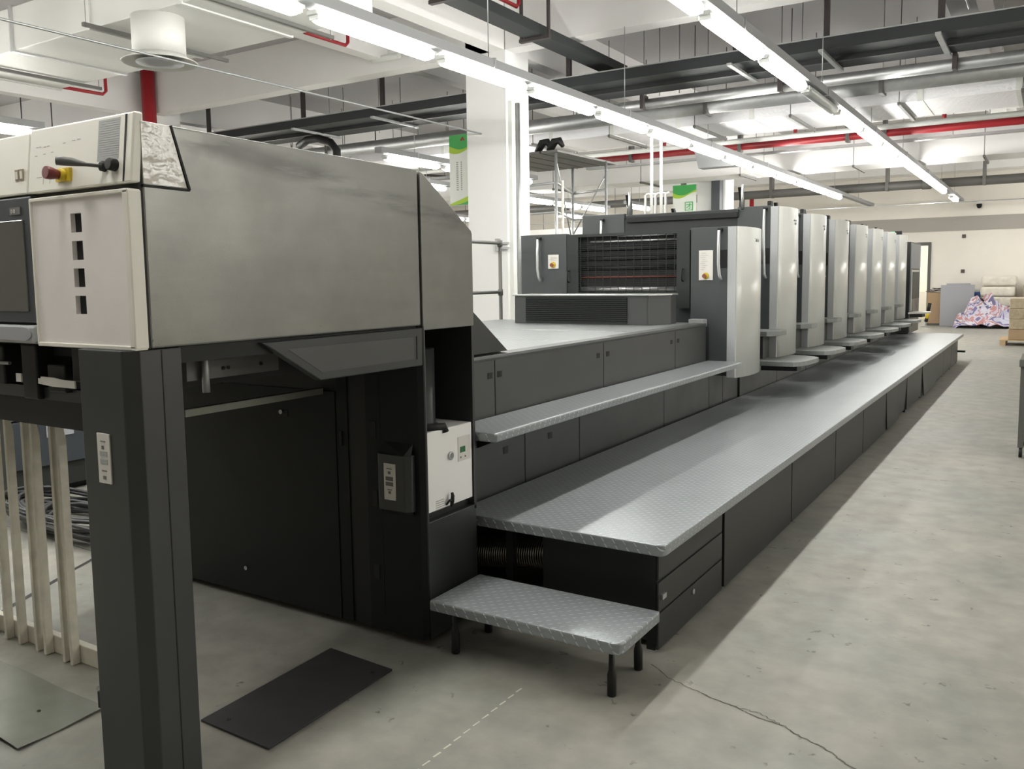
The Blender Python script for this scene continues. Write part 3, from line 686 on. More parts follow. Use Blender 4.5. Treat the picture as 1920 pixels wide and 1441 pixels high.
# white door with four openings
dr = MB()
x0, x1, z0, z1 = -2.578, -2.098, 1.322, 1.752
ws = [(1.648, 1.702), (1.570, 1.624), (1.493, 1.546), (1.415, 1.468)]
dr.box(x0, -2.379, 1.418, 1.447, z0, z1); dr.box(-2.326, x1, 1.418, 1.447, z0, z1)
zz = z0
for a, b in ws[::-1]: dr.box(-2.379, -2.326, 1.418, 1.447, zz, a); zz = b
dr.box(-2.379, -2.326, 1.418, 1.447, zz, z1)
door = dr.build('front_door', 'door', D)
m = MB(); m.box(x0, x1, 1.411, 1.45, z1-.008, z1+.003, bev=.002); m.box(x0, x1, 1.411, 1.45, z0-.004, z0+.008, bev=.002); m.box(x0-.002, x0+.006, 1.411, 1.45, z0, z1, bev=.002); m.box(x1-.024, x1+.002, 1.411, 1.452, z0, z1, bev=.003)
m.build('door_frame', 'cream', door)
for a, b in ws: MB().box(-2.379, -2.326, 1.432, 1.444, a, b).build('door_opening', 'void', door)
# screen at the left
scn = MB().box(-3.3, -2.60, 1.43, 1.46, 1.385, 1.768, bev=.006).build('display_frame', 'slate', D)
MB().box(-3.2, -2.648, 1.426, 1.432, 1.42, 1.698, bev=.002).build('display_glass', 'screen', scn)
MB().box(-2.718, -2.660, 1.427, 1.431, 1.715, 1.737).build('counter_plate', 'ink', scn)
cjk('0 0', -2.709, 1.4265, 1.719, .018, 'label', scn, 'counter_digits')
hb = MB().box(-3.3, -2.598, 1.415, 1.47, 1.322, 1.378, bev=.008).build('handle_bar', 'greylt', D)
MB().prism([(-2.66+.045*math.cos(a), 1.352+.02*math.sin(a)) for a in [k*math.pi/10-math.pi/2 for k in range(11)]]+[(-3.1, 1.372), (-3.1, 1.332)], 'y', 1.412, 1.416).build('handle_recess', 'board', hb)
# front post, chamfered
MB().prism([(-2.34, 1.392), (-2.137, 1.392), (-2.10, 1.424), (-2.10, 1.556), (-2.34, 1.556)], 'z', .035, 1.318, bev=.003).build('front_post', 'dark', D)
MB().box(-2.10, -2.0985, 1.490, 1.493, .04, 1.315).build('post_seam', 'gap', D)
lb = MB().box(-2.268, -2.209, 1.388, 1.393, .94, 1.083, bev=.001).build('switch_label', 'label', D)
m = MB()
for z, h, a, b_ in ((1.062, .003, -2.25, -2.228), (1.048, .010, -2.246, -2.236), (.978, .003, -2.25, -2.228), (.962, .010, -2.246, -2.232)): m.box(a, b_, 1.3868, 1.3885, z-h, z)
m.build('label_print', 'ink', lb)
m = MB()
for z in (1.032, 1.010): m.box(-2.255, -2.222, 1.3865, 1.3885, z-.014, z)
m.build('push_button', 'greylt', lb)
MB().lathe((-2.12, 1.53, 0), [(.012, 0), (.016, .004), (.016, .02), (.008, .036)], n=16).build('post_foot', 'black', D)
MB().lathe((-2.30, 1.43, 0), [(.012, 0), (.016, .004), (.016, .02), (.008, .036)], n=16).build('post_foot', 'black', D)
MB().box(-2.355, -2.338, 1.395, 1.43, .245, .295).build('post_bracket', 'black', D)
# cabinet behind the bay
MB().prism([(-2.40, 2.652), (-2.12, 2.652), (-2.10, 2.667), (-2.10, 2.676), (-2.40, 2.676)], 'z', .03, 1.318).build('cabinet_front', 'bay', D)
MB().box(-4.04, -2.385, 2.66, 3.02, .03, 1.315).build('cabinet_core', 'black', D)
MB().box(-2.40, XS-.012, 3.005, 3.022, .03, 1.30).build('cabinet_rear', 'dark', D)
MB().box(-2.39, XS, 2.676, 3.021, .03, .518, bev=.003).build('lower_cabinet_panel', 'dark', D)
MB().box(-2.39, XS-.03, 2.676, 3.005, .518, .55).build('shelf', 'black', D)
MB().box(-2.105, XS, 2.676, 2.682, .5, 1.30).build('opening_edge', 'side', D)
MB().box(-2.12, XS, 3.005, 3.021, .5, 1.30).build('opening_edge', 'dark', D)
for z0_, z1_ in ((.85, .92), (.56, .63), (.25, .31), (1.17, 1.2)): MB().box(-2.375, -2.345, 2.6495, 2.655, z0_, z1_, bev=.001).build('latch_recess', 'void', D)
MB().box(-2.325, -2.322, 2.6505, 2.653, .1, 1.2).build('panel_seam', 'gap', D)
cb = MB().prism([(-2.315, 2.625), (-2.30, 2.61), (-2.165, 2.61), (-2.142, 2.63), (-2.142, 2.654), (-2.315, 2.654)], 'z', .565, .80, bev=.004).build('switch_box', 'dark', D)
MB().raw([(-2.315, 2.625, .80), (-2.30, 2.61, .80), (-2.165, 2.61, .80), (-2.142, 2.63, .80), (-2.15, 2.652, .842), (-2.305, 2.652, .842)], [(0, 1, 2, 5), (2, 3, 4), (2, 4, 5)]).build('box_lid', 'dark', cb)
MB().raw([(-2.315, 2.625, .566), (-2.30, 2.61, .566), (-2.165, 2.61, .566), (-2.142, 2.63, .566), (-2.15, 2.652, .545), (-2.305, 2.652, .545)], [(5, 2, 1, 0), (4, 3, 2), (5, 4, 2)]).build('box_base', 'dark', cb)
l2 = MB().box(-2.268, -2.209, 2.606, 2.611, .612, .762).build('switch_label', 'label', cb)
m = MB()
for z, h, a, b_ in ((.742, .003, -2.252, -2.226), (.730, .011, -2.245, -2.233), (.656, .003, -2.25, -2.228), (.648, .010, -2.245, -2.233), (.708, .016, -2.258, -2.220), (.686, .016, -2.258, -2.220)): m.box(a, b_, 2.6045, 2.607, z-h, z)
m.build('label_print', 'ink', D)
# pile bay
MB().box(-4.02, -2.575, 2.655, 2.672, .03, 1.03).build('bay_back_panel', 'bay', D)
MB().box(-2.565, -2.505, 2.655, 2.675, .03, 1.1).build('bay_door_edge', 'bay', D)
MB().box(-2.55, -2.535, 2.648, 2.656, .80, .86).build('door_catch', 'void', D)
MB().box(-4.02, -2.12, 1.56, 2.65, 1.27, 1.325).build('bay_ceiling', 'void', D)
MB().box(-2.665, -2.64, 1.96, 2.655, 1.015, 1.042).build('guide_rail', 'sheet', D)
MB().box(-2.32, -2.30, 1.72, 2.10, 1.19, 1.25).build('gripper_bar', 'pipe_grey', D)
m = MB()
for y in (1.78, 1.86, 1.88, 2.02): m.lathe((-2.298, y, 1.22), [(.006, 0), (.006, .002)], axis=(1, 0, 0), n=12)
m.build('bolt_hole', 'void', D)
MB().tube([(-2.28, 1.775, 1.15), (-2.28, 1.775, 1.31)], .012, 10).build('actuator_rod', 'galv', D)
MB().box(-3.95, -2.45, 1.56, 1.66, 1.03, 1.12).build('cross_member', 'black', D)
MB().box(-3.95, -2.45, 1.75, 2.6, 1.15, 1.26).build('gripper_carriage', 'black', D)
MB().box(-3.9, -2.42, 1.52, 1.56, 1.13, 1.17).build('sheet_guide', 'dark', D)
for xa, xb, za, zb in ((-3.1, -2.96, 1.17, 1.30), (-2.85, -2.76, 1.13, 1.31), (-2.7, -2.6, 1.16, 1.25), (-3.4, -3.2, 1.15, 1.3), (-2.56, -2.46, 1.20, 1.31)): MB().box(xa, xb, 1.50, 1.62, za, zb, bev=.006).build('drive_housing', 'black', D)
m = MB(); m.tube([(-3.9, 1.49, 1.245), (-2.9, 1.49, 1.245)], .006, 8); m.build('guide_rod', 'galv', D)
m = MB(); m.box(-2.83, -2.80, 1.47, 1.475, 1.19, 1.217); m.build('paper_tag', 'label', D)
m = MB(); m.prism([(-2.70, 1.207), (-2.685, 1.207), (-2.685, 1.213), (-2.62, 1.213), (-2.56, 1.208), (-2.50, 1.208), (-2.50, 1.185), (-2.62, 1.185), (-2.70, 1.19)], 'y', 1.47, 1.475); m.build('paper_tag', 'label', D)
MB().prism([(-4.04, 1.40), (-3.84, 1.40), (-3.84, 1.55), (-4.04, 1.55)], 'z', .03, 1.318).build('far_post', 'dark', D)
m = MB()
for k in range(2): m.lathe([( -3.181, 2.652, .152), (-2.9, 2.65, .92)][k], [(.010, 0), (.010, .004)], axis=(0, -1, 0), n=14)
m.build('bolt_head', 'galv', D)
MB().box(-2.93, -2.86, 2.652, 2.656, .90, .93).build('grip_recess', 'void', D)
# hinged flap on the side
fl = MB().prism([(1.85, 1.309), (2.10, 1.163), (2.66, 1.162), (2.664, 1.311)], 'x', XS-.03, XS+.004, bev=.004).build('side_flap', 'dark', D)
MB().prism([(1.955, 1.281), (2.105, 1.191), (2.605, 1.192), (2.605, 1.279)], 'x', XS+.003, XS+.0055).build('flap_window', 'side', fl)
MB().box(XS+.003, XS+.006, 2.622, 2.627, 1.19, 1.28).build('grip_slot', 'void', fl)
# slanted rear cheek
MB().prism([(3.02, 1.56), (3.32, 1.35), (3.625, 1.139), (3.02, 1.139)], 'x', -4.02, -2.31, bev=.003).build('rear_slope_cover', 'dark', D)

# white water treatment unit in the cabinet opening
Wt = thing('dosing_cabinet', 'white box with green display and pressure gauge set in the dark cabinet', 'cabinet', (-2.24, 2.84, .55))
body = MB().box(-2.385, -2.105, 2.688, 3.0, .553, .885, bev=.004).build('cabinet_body', 'white_unit', Wt)
MB().box(-2.106, -2.102, 2.895, 2.985, .728, .833, bev=.001).build('control_plate', 'label', Wt)
MB().box(-2.103, -2.1005, 2.908, 2.945, .765, .79).build('lcd_display', 'lcd', Wt)
m = MB()
for y in (2.912, 2.945): m.lathe((-2.103, y, .745), [(.004, 0), (.004, .003)], axis=(1, 0, 0), n=12)
m.build('push_button', 'ink', Wt)
g = MB().lathe((-2.106, 2.842, .765), [(.017, 0), (.018, .008), (.014, .009)], axis=(1, 0, 0), n=24).build('pressure_gauge', 'alu', Wt)
MB().lathe((-2.098, 2.842, .765), [(.013, 0), (.013, .0012)], axis=(1, 0, 0), n=24).build('gauge_face', 'tray', g)
m = MB()
for k in range(5): m.box(-2.105, -2.1035, 2.735, 2.79, .59-k*.009, .593-k*.009)
m.build('rating_label', 'inklt', Wt)
MB().tube([(-2.09, 2.822, .555), (-2.085, 2.822, .575), (-2.085, 2.826, .60), (-2.09, 2.828, .612)], [.006, .009, .008, .006], 10).tube([(-2.10, 2.80, .565), (-2.085, 2.806, .585), (-2.085, 2.825, .583)], .0045, 8).build('drain_tap', 'black', Wt)
MB().lathe((-2.24, 2.80, .885), [(.085, 0), (.085, .012), (.075, .016), (.075, .33)], n=28).build('canister', 'dark', Wt)
MB().tube([(-2.2, 2.70, .90), (-2.13, 2.72, .90), (-2.105, 2.80, .895), (-2.10, 2.805, .872)], .016, 12).build('hose', 'black', Wt)

# ------------------------------------------------------------------ delivery extension (between hood and first unit)
E_ = thing('delivery_extension', 'low grey machine section with walk-on plates between hood and first unit', 'machine', (-3.2, 5, 0))
MB().box(-4.02, -2.32, 3.03, 6.55, .03, 1.105).build('machine_body', 'black', E_)
ys = [3.03, 3.49, 4.06, 5.26, 6.50]
lo = [(3.03, 3.49), (3.495, 4.695), (4.70, 5.865), (5.87, 6.53)]
ylab = 0
for a, b in ((3.03, 3.482), (3.488, 4.69), (4.696, 5.87), (5.876, 6.53)):
    MB().box(-2.32, -2.298, a, b, .82, 1.105, bev=.004).build('upper_side_panel', 'side', E_)
for a, b in ((3.03, 3.725), (3.731, 4.33), (4.336, 5.61), (5.616, 6.55)):
    MB().box(-2.30, -2.278, a, b, .44, .80, bev=.004).build('lower_side_panel', 'dark', E_)
for y in (3.44, 3.526, 4.62, 4.75, 5.80, 5.93):
    q = MB().box(-2.30, -2.296, y-.02, y+.02, 1.015, 1.045).build('latch_recess', 'void', E_)
for y in (3.539, 3.99): MB().box(-2.279, -2.276, y-.02, y+.02, .63, .665).build('latch_recess', 'void', E_)
MB().prism([(-2.36, 1.105), (-2.32, 1.105), (-2.30, 1.10), (-2.292, 1.115), (-2.30, 1.128), (-2.36, 1.133)], 'y', 3.05, 6.53, bev=.002).build('edge_strip', 'side', E_)
MB().box(-4.2, -2.4, 3.06, 6.54, 1.10, 1.112).build('plate_support', 'black', E_)
for a, b in ((3.05, 4.43), (4.452, 5.29), (5.312, 6.55)):
    MB().box(-4.24, -2.355, a, b, 1.108, 1.13, bev=.004).build('walk_plate', 'grate', E_)
MB().box(-2.42, -2.30, 6.46, 6.56, 1.10, 1.16, bev=.004).build('corner_cap', 'track', E_)
# vent box
V = thing('suction_box', 'long grey louvred box lying on the walk plates before the first unit', 'vent', (-3.2, 6.1, 1.13))
MB().prism([(-3.78, 6.05), (-2.60, 6.05), (-2.585, 6.055), (-2.475, 6.23), (-2.475, 6.34), (-3.78, 6.34)], 'z', 1.132, 1.355).build('box_body', 'side', V)
MB().prism([(-3.795, 6.035), (-2.58, 6.035), (-2.46, 6.22), (-2.46, 6.35), (-3.795, 6.35)], 'z', 1.355, 1.368, bev=.003).build('top_plate', 'alu', V)
MB().box(-3.67, -2.76, 6.044, 6.052, 1.145, 1.345).build('louvre_back', 'void', V)
m = MB()
for k in range(13): m.box(-3.67, -2.76, 6.036, 6.05, 1.147+k*.0155, 1.152+k*.0155)
m.build('louvre_blade', 'guard', V)

# ------------------------------------------------------------------ press units
def unit_front(t, y, ztop, first):
    """everything that faces the camera on one unit; y = plane of the front panels"""
    MB().box(-4.05, -3.585, y, y+.06, 1.2 if first else .76, ztop, bev=.004).build('front_panel', 'unit', t)
    MB().box(-2.455, -2.152, y, y+.06, .74, ztop, bev=.004).build('front_panel', 'unit', t)
def curved(t, y, ztop, zbot):
    out = [(-2.15, 0), (-2.085, 0), (-2.078, .004), (-2.055, .055), (-2.035, .12), (-2.02, .2), (-2.012, .28), (-2.01, .35), (-2.02, .44), (-2.042, .53), (-2.08, .60), (-2.15, .62)]
    tb = bmesh.new(); n = len(out)
    drop = lambda dy: .02*max(0, dy-.1)
    lo_ = [tb.verts.new((x, y+dy, zbot+.015*dy/.6)) for x, dy in out]; hi_ = [tb.verts.new((x, y+dy, ztop-drop(dy))) for x, dy in out]
    tb.faces.new(lo_[::-1]); tb.faces.new(hi_)
    for i in range(n):
        f = tb.faces.new((lo_[i], lo_[(i+1) % n], hi_[(i+1) % n], hi_[i])); f.smooth = 2 <= i <= 10
    bmesh.ops.recalc_face_normals(tb, faces=tb.faces)
    m = MB(); m._merge(tb)
    o_ = m.build('side_cover', 'tower', t)
    MB().box(-2.152, -2.084, y-.006, y+.03, zbot, ztop, bev=.003).build('cover_edge_strip', 'strip', o_)
    return o_
def bar_handle(t, x, y, z0, z1):
    h = MB().tube([(x, y-.035, z1), (x, y-.045, z1-.12), (x+.001, y-.047, z1-.26), (x+.008, y-.043, z0+.04), (x+.018, y-.028, z0)], .012, 12).build('grab_handle', 'silver', t)
    MB().box(x-.012, x+.02, y-.04, y+.002, z1-.005, z1+.018, bev=.003).build('handle_mount', 'black', h)
    return h
def console(t, y):
    # upper ledge + lower tongue fixed in front of the unit's cover
    MB().prism([(-2.42, y-.33), (-2.08, y-.33), (-2.0, y-.22), (-1.985, y-.04), (-2.02, y), (-2.42, y)], 'z', .965, 1.01, bev=.004).build('upper_ledge', 'tray', t)
    pts = [(-2.35, y-.40), (-1.97, y-.40), (-1.90, y-.405), (-1.835, y-.395), (-1.79, y-.345), (-1.766, y-.27), (-1.75, y-.12), (-1.735, y+.08), (-1.745, y+.15), (-1.80, y+.23), (-1.90, y+.28), (-2.0, y+.30), (-2.35, y+.30)]
    MB().prism(pts, 'z', .716, .757, bev=.004).build('step_tongue', 'tray', t)
    MB().box(-2.42, -2.15, y-.2, y, .757, .965).build('ledge_support', 'side', t)
    MB().prism([(-2.15, y-.25), (-1.85, y-.2), (-1.85, y-.05), (-2.15, y+.1)], 'z', .66, .716).build('tongue_bracket', 'black', t)

# first unit (coater)
CU = thing('coating_unit', 'first and lowest unit of the press with mesh guard and white curved cover', 'machine', (-3.1, 6.9, 0))
unit_front(CU, 6.6, 1.882, True)
MB().box(-4.05, -2.152, 6.66, 7.22, .70, 1.872).build('machine_body', 'unit', CU)
MB().box(-4.03, -2.31, 6.6, 7.27, .03, .70).build('machine_base', 'black', CU)
MB().box(-2.30, -2.278, 6.556, 6.885, .44, .79, bev=.003).build('lower_side_panel', 'dark', CU)
MB().box(-2.30, -2.278, 6.891, 7.29, .44, .70, bev=.003).build('lower_side_panel', 'dark', CU)
curved(CU, 6.6, 1.88, .695)
bar_handle(CU, -2.212, 6.6, 1.465, 1.852); bar_handle(CU, -3.855, 6.6, 1.47, 1.84)
G = MB()
gx0, gx1, wx0, wx1 = -3.578, -2.462, -3.468, -2.572
G.box(gx0, wx0, 6.595, 6.64, 1.3, 1.868); G.box(wx1, gx1, 6.595, 6.64, 1.24, 1.868); G.box(wx0, wx1, 6.595, 6.64, 1.845, 1.868); G.box(wx0, wx1, 6.595, 6.64, 1.3, 1.372)
G = G.build('guard_door', 'guard', CU)
MB().box(wx0, wx1, 6.655, 6.662, 1.37, 1.846).build('guard_interior', 'void', G)
m = MB()
for k in range(13): x = wx0+.02+k*(wx1-wx0-.04)/12; m.box(x-.0018, x+.0018, 6.597, 6.601, 1.372, 1.845)
for k in range(26):
    z = 1.385+k*.0165; m.box(wx0, wx1, 6.598, 6.602, z-.0012, z+.0012)
m.build('guard_mesh', 'guard', G)
MB().tube([(wx0+.01, 6.640, 1.398), (wx1, 6.640, 1.392)], .026, 12).build('roller', 'alu', G)
MB().tube([(wx0+.1, 6.635, 1.80), (wx1, 6.635, 1.80)], .009, 8).build('roller', 'alu', G)
MB().tube([(wx0+.35, 6.645, 1.845), (wx1, 6.645, 1.845)], .012, 8).build('roller', 'silver', G)
MB().tube([(wx0+.01, 6.645, 1.50), (wx1, 6.645, 1.50)], .008, 10).build('roller', 'oxide', G)
for z in (1.58, 1.66, 1.74): MB().tube([(wx0+.01, 6.65, z), (wx1, 6.65, z)], .02, 10).build('roller', 'black', G)
for x in (-3.56, -2.517): MB().tube([(x, 6.59, 1.56), (x-.003, 6.57, 1.55), (x-.003, 6.57, 1.47), (x, 6.59, 1.46)], .006, 8).build('door_pull', 'black', G)
def ctl(t, x0, x1, z0, z1, y, n):
    p = MB().box(x0, x1, y-.006, y+.001, z0, z1, bev=.002).build('control_plate', 'label', t)
    MB().lathe(((x0+x1)/2, y-.006, z0+.035), [(.026, 0), (.026, .004)], axis=(0, -1, 0), n=20).build('yellow_disc', 'yellow', p)
    MB().lathe(((x0+x1)/2-.006, y-.010, z0+.033), [(.012, 0), (.017, .018), (.016, .022)], axis=(0, -1, 0), n=20).build('emergency_stop_button', 'oxide', p)
    m = MB(); r = random.Random(n)
    for k in range(n):
        z = z1-.02-k*(z1-z0-.09)/n; a = x0+.012+r.random()*.02; m.box(a, min(x1-.012, a+.02+r.random()*.05), y-.0075, y-.006, z-.003, z)
    m.build('label_print', 'inklt', p)
ctl(CU, -3.769, -3.663, 1.58, 1.703, 6.6, 5); ctl(CU, -2.385, -2.269, 1.465, 1.70, 6.6, 9)
MB().box(-2.24, -2.155, 6.596, 6.603, 1.56, 1.70).build('recess', 'black', CU)
m = MB(); m.box(-2.028, -2.006, 6.87, 6.93, 1.765, 1.785); m.build('logo_print', 'track', CU)
m = MB(); m.box(-2.026, -2.0085, 6.85, 6.93, 1.79, 1.793).box(-2.024, -2.0085, 6.87, 6.93, 1.77, 1.782); m.build('logo_print', 'greylt', CU)

# repeating tall units
def tall_unit(idx, y, full=True):
    names = ['second', 'third', 'fourth', 'fifth', 'sixth', 'seventh', 'eighth']
    lab = ['tall press unit nearest the camera, just behind the low first unit', 'second tall press unit from the camera', 'third tall press unit from the camera', 'fourth tall press unit from the camera', 'fifth tall press unit from the camera', 'sixth tall press unit from the camera', 'seventh tall press unit, farthest from the camera'][idx]
    t = thing('printing_unit', lab, 'machine', (-3.1, y, 0), 'tall printing units in a row')
    unit_front(t, y, 2.12, False)
    MB().box(-4.05, -2.152, y+.06, y+.62, .76, 2.11).build('machine_body', 'unit', t)
    MB().box(-4.03, -2.264, y-.49, y+.69, .03, .714).build('machine_base', 'dark', t)
    curved(t, y, 2.11, .757)
    MB().box(-3.585, -2.455, y+.01, y+.05, .9, 2.06).build('guard_door', 'guard', t)
    MB().box(-2.25, -2.155, y-.004, y+.002, 1.6, 1.74).build('recess', 'black', t)
    h = bar_handle(t, -2.20, y, 1.47, 2.085)
    if idx == 0: bar_handle(t, -3.82, y, 1.47, 2.06)
    console(t, y)
    # plate lift bar and brackets on top
    b = MB(); b.box(-3.56, -2.44, y-.02, y+.1, 2.03, 2.10, bev=.004)
    b = b.build('plate_bar', 'guard', t)
    MB().box(-3.55, -2.45, y-.03, y-.018, 2.03, 2.075).build('bar_lip', 'black', b)
    for x in (-2.44, -3.56):
        hz = .06 if idx == 0 else 0
        MB().prism([(y+.02, 2.04), (y+.10, 2.04), (y+.115, 2.17+hz/2), (y+.05, 2.245+hz), (y-.0, 2.24+hz), (y+.05, 2.15+hz/2)], 'x', x-.016, x+.016, bev=.003).build('lift_arm', 'black', t)
        if idx == 0: MB().tube([(x+.03, y-.01, 2.1), (x+.03, y+.0, 2.26+hz)], .012, 8).build('gas_strut', 'alu', t)
    MB().box(-2.20, -2.165, y+.05, y+.12, 2.11, 2.165, bev=.006).build('hinge_block', 'black', t)
    m = MB(); m.box(-2.021, -2.008, y+.26, y+.34, 1.985, 2.0); m.box(-2.021, -2.008, y+.28, y+.34, 1.955, 1.975); m.build('logo_print', 'track', t)
    return t
for k in range(7): tall_unit(k, 7.795+1.192*k)
# signal lamp on the last unit
t = thing('signal_lamp', 'small lit green signal box on top of the last tall unit', 'lamp', (-2.25, 15.0, 2.12))
MB().box(-2.27, -2.16, 14.96, 15.02, 2.115, 2.16).build('lamp_lens', 'led', t); MB().box(-2.2, -2.06, 15.03, 15.09, 2.115, 2.17).build('lamp_housing', 'black', t)

# feeder
F = thing('feeder_unit', 'dark feeder cabinet at the far end of the press with a white side shelf', 'machine', (-3, 16.5, 0))
MB().box(-4.0, -2.04, 15.98, 17.25, .46, 2.03, bev=.006).build('machine_body', 'dark', F)
MB().box(-2.045, -2.03, 16.0, 17.2, 1.58, 2.0).build('side_panel', 'board', F)
MB().box(-2.045, -2.028, 16.25, 17.15, 1.05, 1.56).build('open_bay', 'black', F)
MB().box(-2.045, -2.02, 16.0, 16.14, .85, 1.56).build('glass_strip', 'greylt', F)
MB().box(-2.05, -2.02, 16.1, 17.0, 1.52, 1.55).build('rail', 'alu', F)
MB().box(-3.9, -2.3, 16.0, 17.2, .0, .46).build('plinth', 'black', F)
MB().box(-2.045, -2.03, 16.0, 16.9, .48, .72).build('lower_panel', 'unit', F)
MB().prism([(-2.05, 15.95), (-1.80, 16.15), (-1.75, 16.5), (-2.05, 16.6)], 'z', .80, .83, bev=.004).build('side_shelf', 'label', F)
MB().prism([(-2.05, 16.05), (-1.86, 16.2), (-1.84, 16.45), (-2.05, 16.5)], 'z', .74, .80).build('shelf_bracket', 'black', F)
MB().box(-4.0, -2.264, 15.66, 15.98, .03, .75).build('machine_base', 'black', F)

# ------------------------------------------------------------------ walkways
WK = thing('walkway_platform', 'long knee-high chequer plate walkway along the whole press', 'platform', (-1.75, 9, 0))
def rrect(x0, x1, y0, y1, r, corners='ne'):
    pts = []
    for cx, cy, a0, on in ((x1-r, y0+r, -90, True), (x1-r, y1-r, 0, False), (x0+r, y1-r, 90, False), (x0+r, y0+r, 180, False)):
        if on: pts += [(cx+r*math.cos(math.radians(a0+k*15)), cy+r*math.sin(math.radians(a0+k*15))) for k in range(7)]
        else: pts.append({0: (x1, y1), 90: (x0, y1), 180: (x0, y0)}[a0])
    return pts
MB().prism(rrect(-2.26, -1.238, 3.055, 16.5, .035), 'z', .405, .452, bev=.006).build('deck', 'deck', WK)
yy = [3.085, 3.89, 5.15, 6.385, 7.46, 8.62, 9.35, 10.0, 11.25, 12.46, 13.69, 14.8, 15.9]
for i, (a, b) in enumerate(zip(yy, yy[1:])):
    if i == 0:
        MB().box(-1.30, -1.28, a, b-.02, .03, .41).build('skirt_frame', 'black', WK)
        for k, (z0_, z1_) in enumerate(((.012, .158), (.168, .288), (.298, .40))):
            q = MB().box(-1.285, -1.272, a, b-.03, z0_, z1_, bev=.002).build('skirt_drawer', 'skirt', WK)
        MB().box(-1.275, -1.262, a+.02, a+.06, .215, .235).build('latch', 'galv', WK)
        MB().lathe((-1.272, 3.47, .13), [(.012, 0), (.012, .006)], axis=(1, 0, 0), n=14).build('lock', 'galv', WK)
    else:
        tilt = {5: .035, 6: -.05, 8: .08}.get(i, 0)
        p_ = MB().box(-1.285, -1.272, a+.008, b-.008, .012 if i < 5 else .03, .405, bev=.002, rot=Matrix.Rotation(-tilt, 3, 'Y') if tilt else None, piv=(-1.28, a, .4)).build('skirt_panel', 'skirt', WK)
for y in yy[1:]: MB().box(-1.31, -1.285, y-.015, y+.015, .0, .405).build('leg', 'black', WK)
MB().box(-1.33, -1.295, 3.10, 3.135, 0, .41).build('leg', 'black', WK)
MB().box(-1.82, -1.33, 3.115, 3.125, .03, .405).build('end_plate', 'black', WK)
MB().box(-2.0, -1.965, 3.10, 3.135, 0, .41).build('leg', 'black', WK)
MB().box(-1.31, -1.16, 15.86, 15.94, .18, .21).build('stop_bracket', 'black', WK)
m = MB(); r = random.Random(4)
for k in range(40):
    x = -2.24+k*.011; 
    m.lathe((x, 3.23+.002*k, .22+.0012*k), [(.065, 0), (.075, .0045), (.065, .009)], axis=(1, .1, 0), n=20)
tag(m.build('flexible_hose', 'hosefoil'), 'crinkled foil hose in the dark gap under the walkway end', 'hose')

ST = thing('step_stool', 'low chequer plate step on black legs at the near end of the walkway', 'step', (-1.6, 2.78, 0))
MB().prism(rrect(-2.045, -1.212, 2.60, 2.955, .035), 'z', .188, .232, bev=.007).build('tread', 'deck', ST)
for x, y in ((-1.282, 2.675), (-1.285, 2.915), (-1.975, 2.915), (-1.975, 2.675)):
    MB().lathe((x, y, 0), [(.016, 0), (.018, .004), (.018, .078), (.012, .098), (.010, .19)], n=8).build('leg', 'black', ST)
MB().box(-1.98, -1.28, 2.905, 2.925, .155, .188).build('cross_bar', 'black', ST)

SH = thing('side_ledge', 'narrow chequer plate ledge along the grey side panels', 'step', (-2.15, 4.8, .8))
MB().prism(rrect(-2.278, -2.0, 3.03, 6.5, .01), 'z', .795, .835, bev=.008).build('tread', 'deck', SH)
for y in (3.3, 4.4, 5.5, 6.3): MB().prism([(-2.278, .70), (-2.278, .795), (-2.05, .795)], 'y', y-.01, y+.01).build('bracket', 'black', SH)

# railing on the far side of the extension
R_ = thing('guard_rail', 'grey pipe railing standing behind the walk plates', 'railing', (-4.27, 6.2, 1.13))
MB().tube([(-4.27, 6.59, .0), (-4.27, 6.59, 1.82)], .017, 10).build('post', 'pipe_grey', R_)
MB().tube([(-4.27, 5.0, .0), (-4.27, 5.0, 1.82)], .017, 10).build('post', 'pipe_grey', R_)
for z in (1.822, 1.378):
    MB().tube([(-4.27, 4.9, z), (-4.27, 6.6, z)], .015, 10).build('rail', 'pipe_grey', R_)
    MB().lathe((-4.27, 6.59, z-.03), [(.024, 0), (.024, .055)], n=14).build('fitting', 'pipe_grey', R_)

# ------------------------------------------------------------------ near left items on the floor
t = thing('floor_plate', 'dark rectangular steel plate lying on the floor below the hood', 'plate', (-2.25, 2.1, 0))
MB().prism([(-2.412, 1.79), (-2.072, 1.785), (-2.092, 2.42), (-2.434, 2.44)], 'z', .001, .009, bev=.001).build('plate', 'mat_black', t)
m = MB()
for x, y in ((-2.33, 1.84), (-2.14, 2.36)): m.lathe((x, y, .009), [(.008, 0), (.007, .0015)], n=12)
m.build('bolt_hole', 'void', t)
t = thing('floor_plate', 'curled bare metal plate lying on the floor at the lower left corner', 'plate', (-3.1, 1.5, 0))
m = MB(); nx, ny = 16, 8; vs = []; fs = []
for lay in (0, 1):
    for i in range(nx+1):
        for j in range(ny+1):
            u, v = i/nx, j/ny; x = -3.55+u*.78-.01*v; y = 1.362+.31*v+.01*(1-u)
            h = .004+.017*max(0, math.sin(u*math.pi*1.1-.25))*(1-v)**1.5+.006*math.sin(v*3+u*5)**2
            vs.append((x, y, h+lay*.0018))
N1 = (nx+1)*(ny+1)
for i in range(nx):
    for j in range(ny):
        a = i*(ny+1)+j; b_ = a+ny+1; fs.append((a+N1, b_+N1, b_+1+N1, a+1+N1)); fs.append((a+1, b_+1, b_, a))
edge = [(i*(ny+1)) for i in range(nx+1)]+[nx*(ny+1)+j for j in range(1, ny+1)]+[i*(ny+1)+ny for i in range(nx-1, -1, -1)]+[j for j in range(ny-1, 0, -1)]
ef = [(a, b_, b_+N1, a+N1) for a, b_ in zip(edge, edge[1:]+edge[:1])]
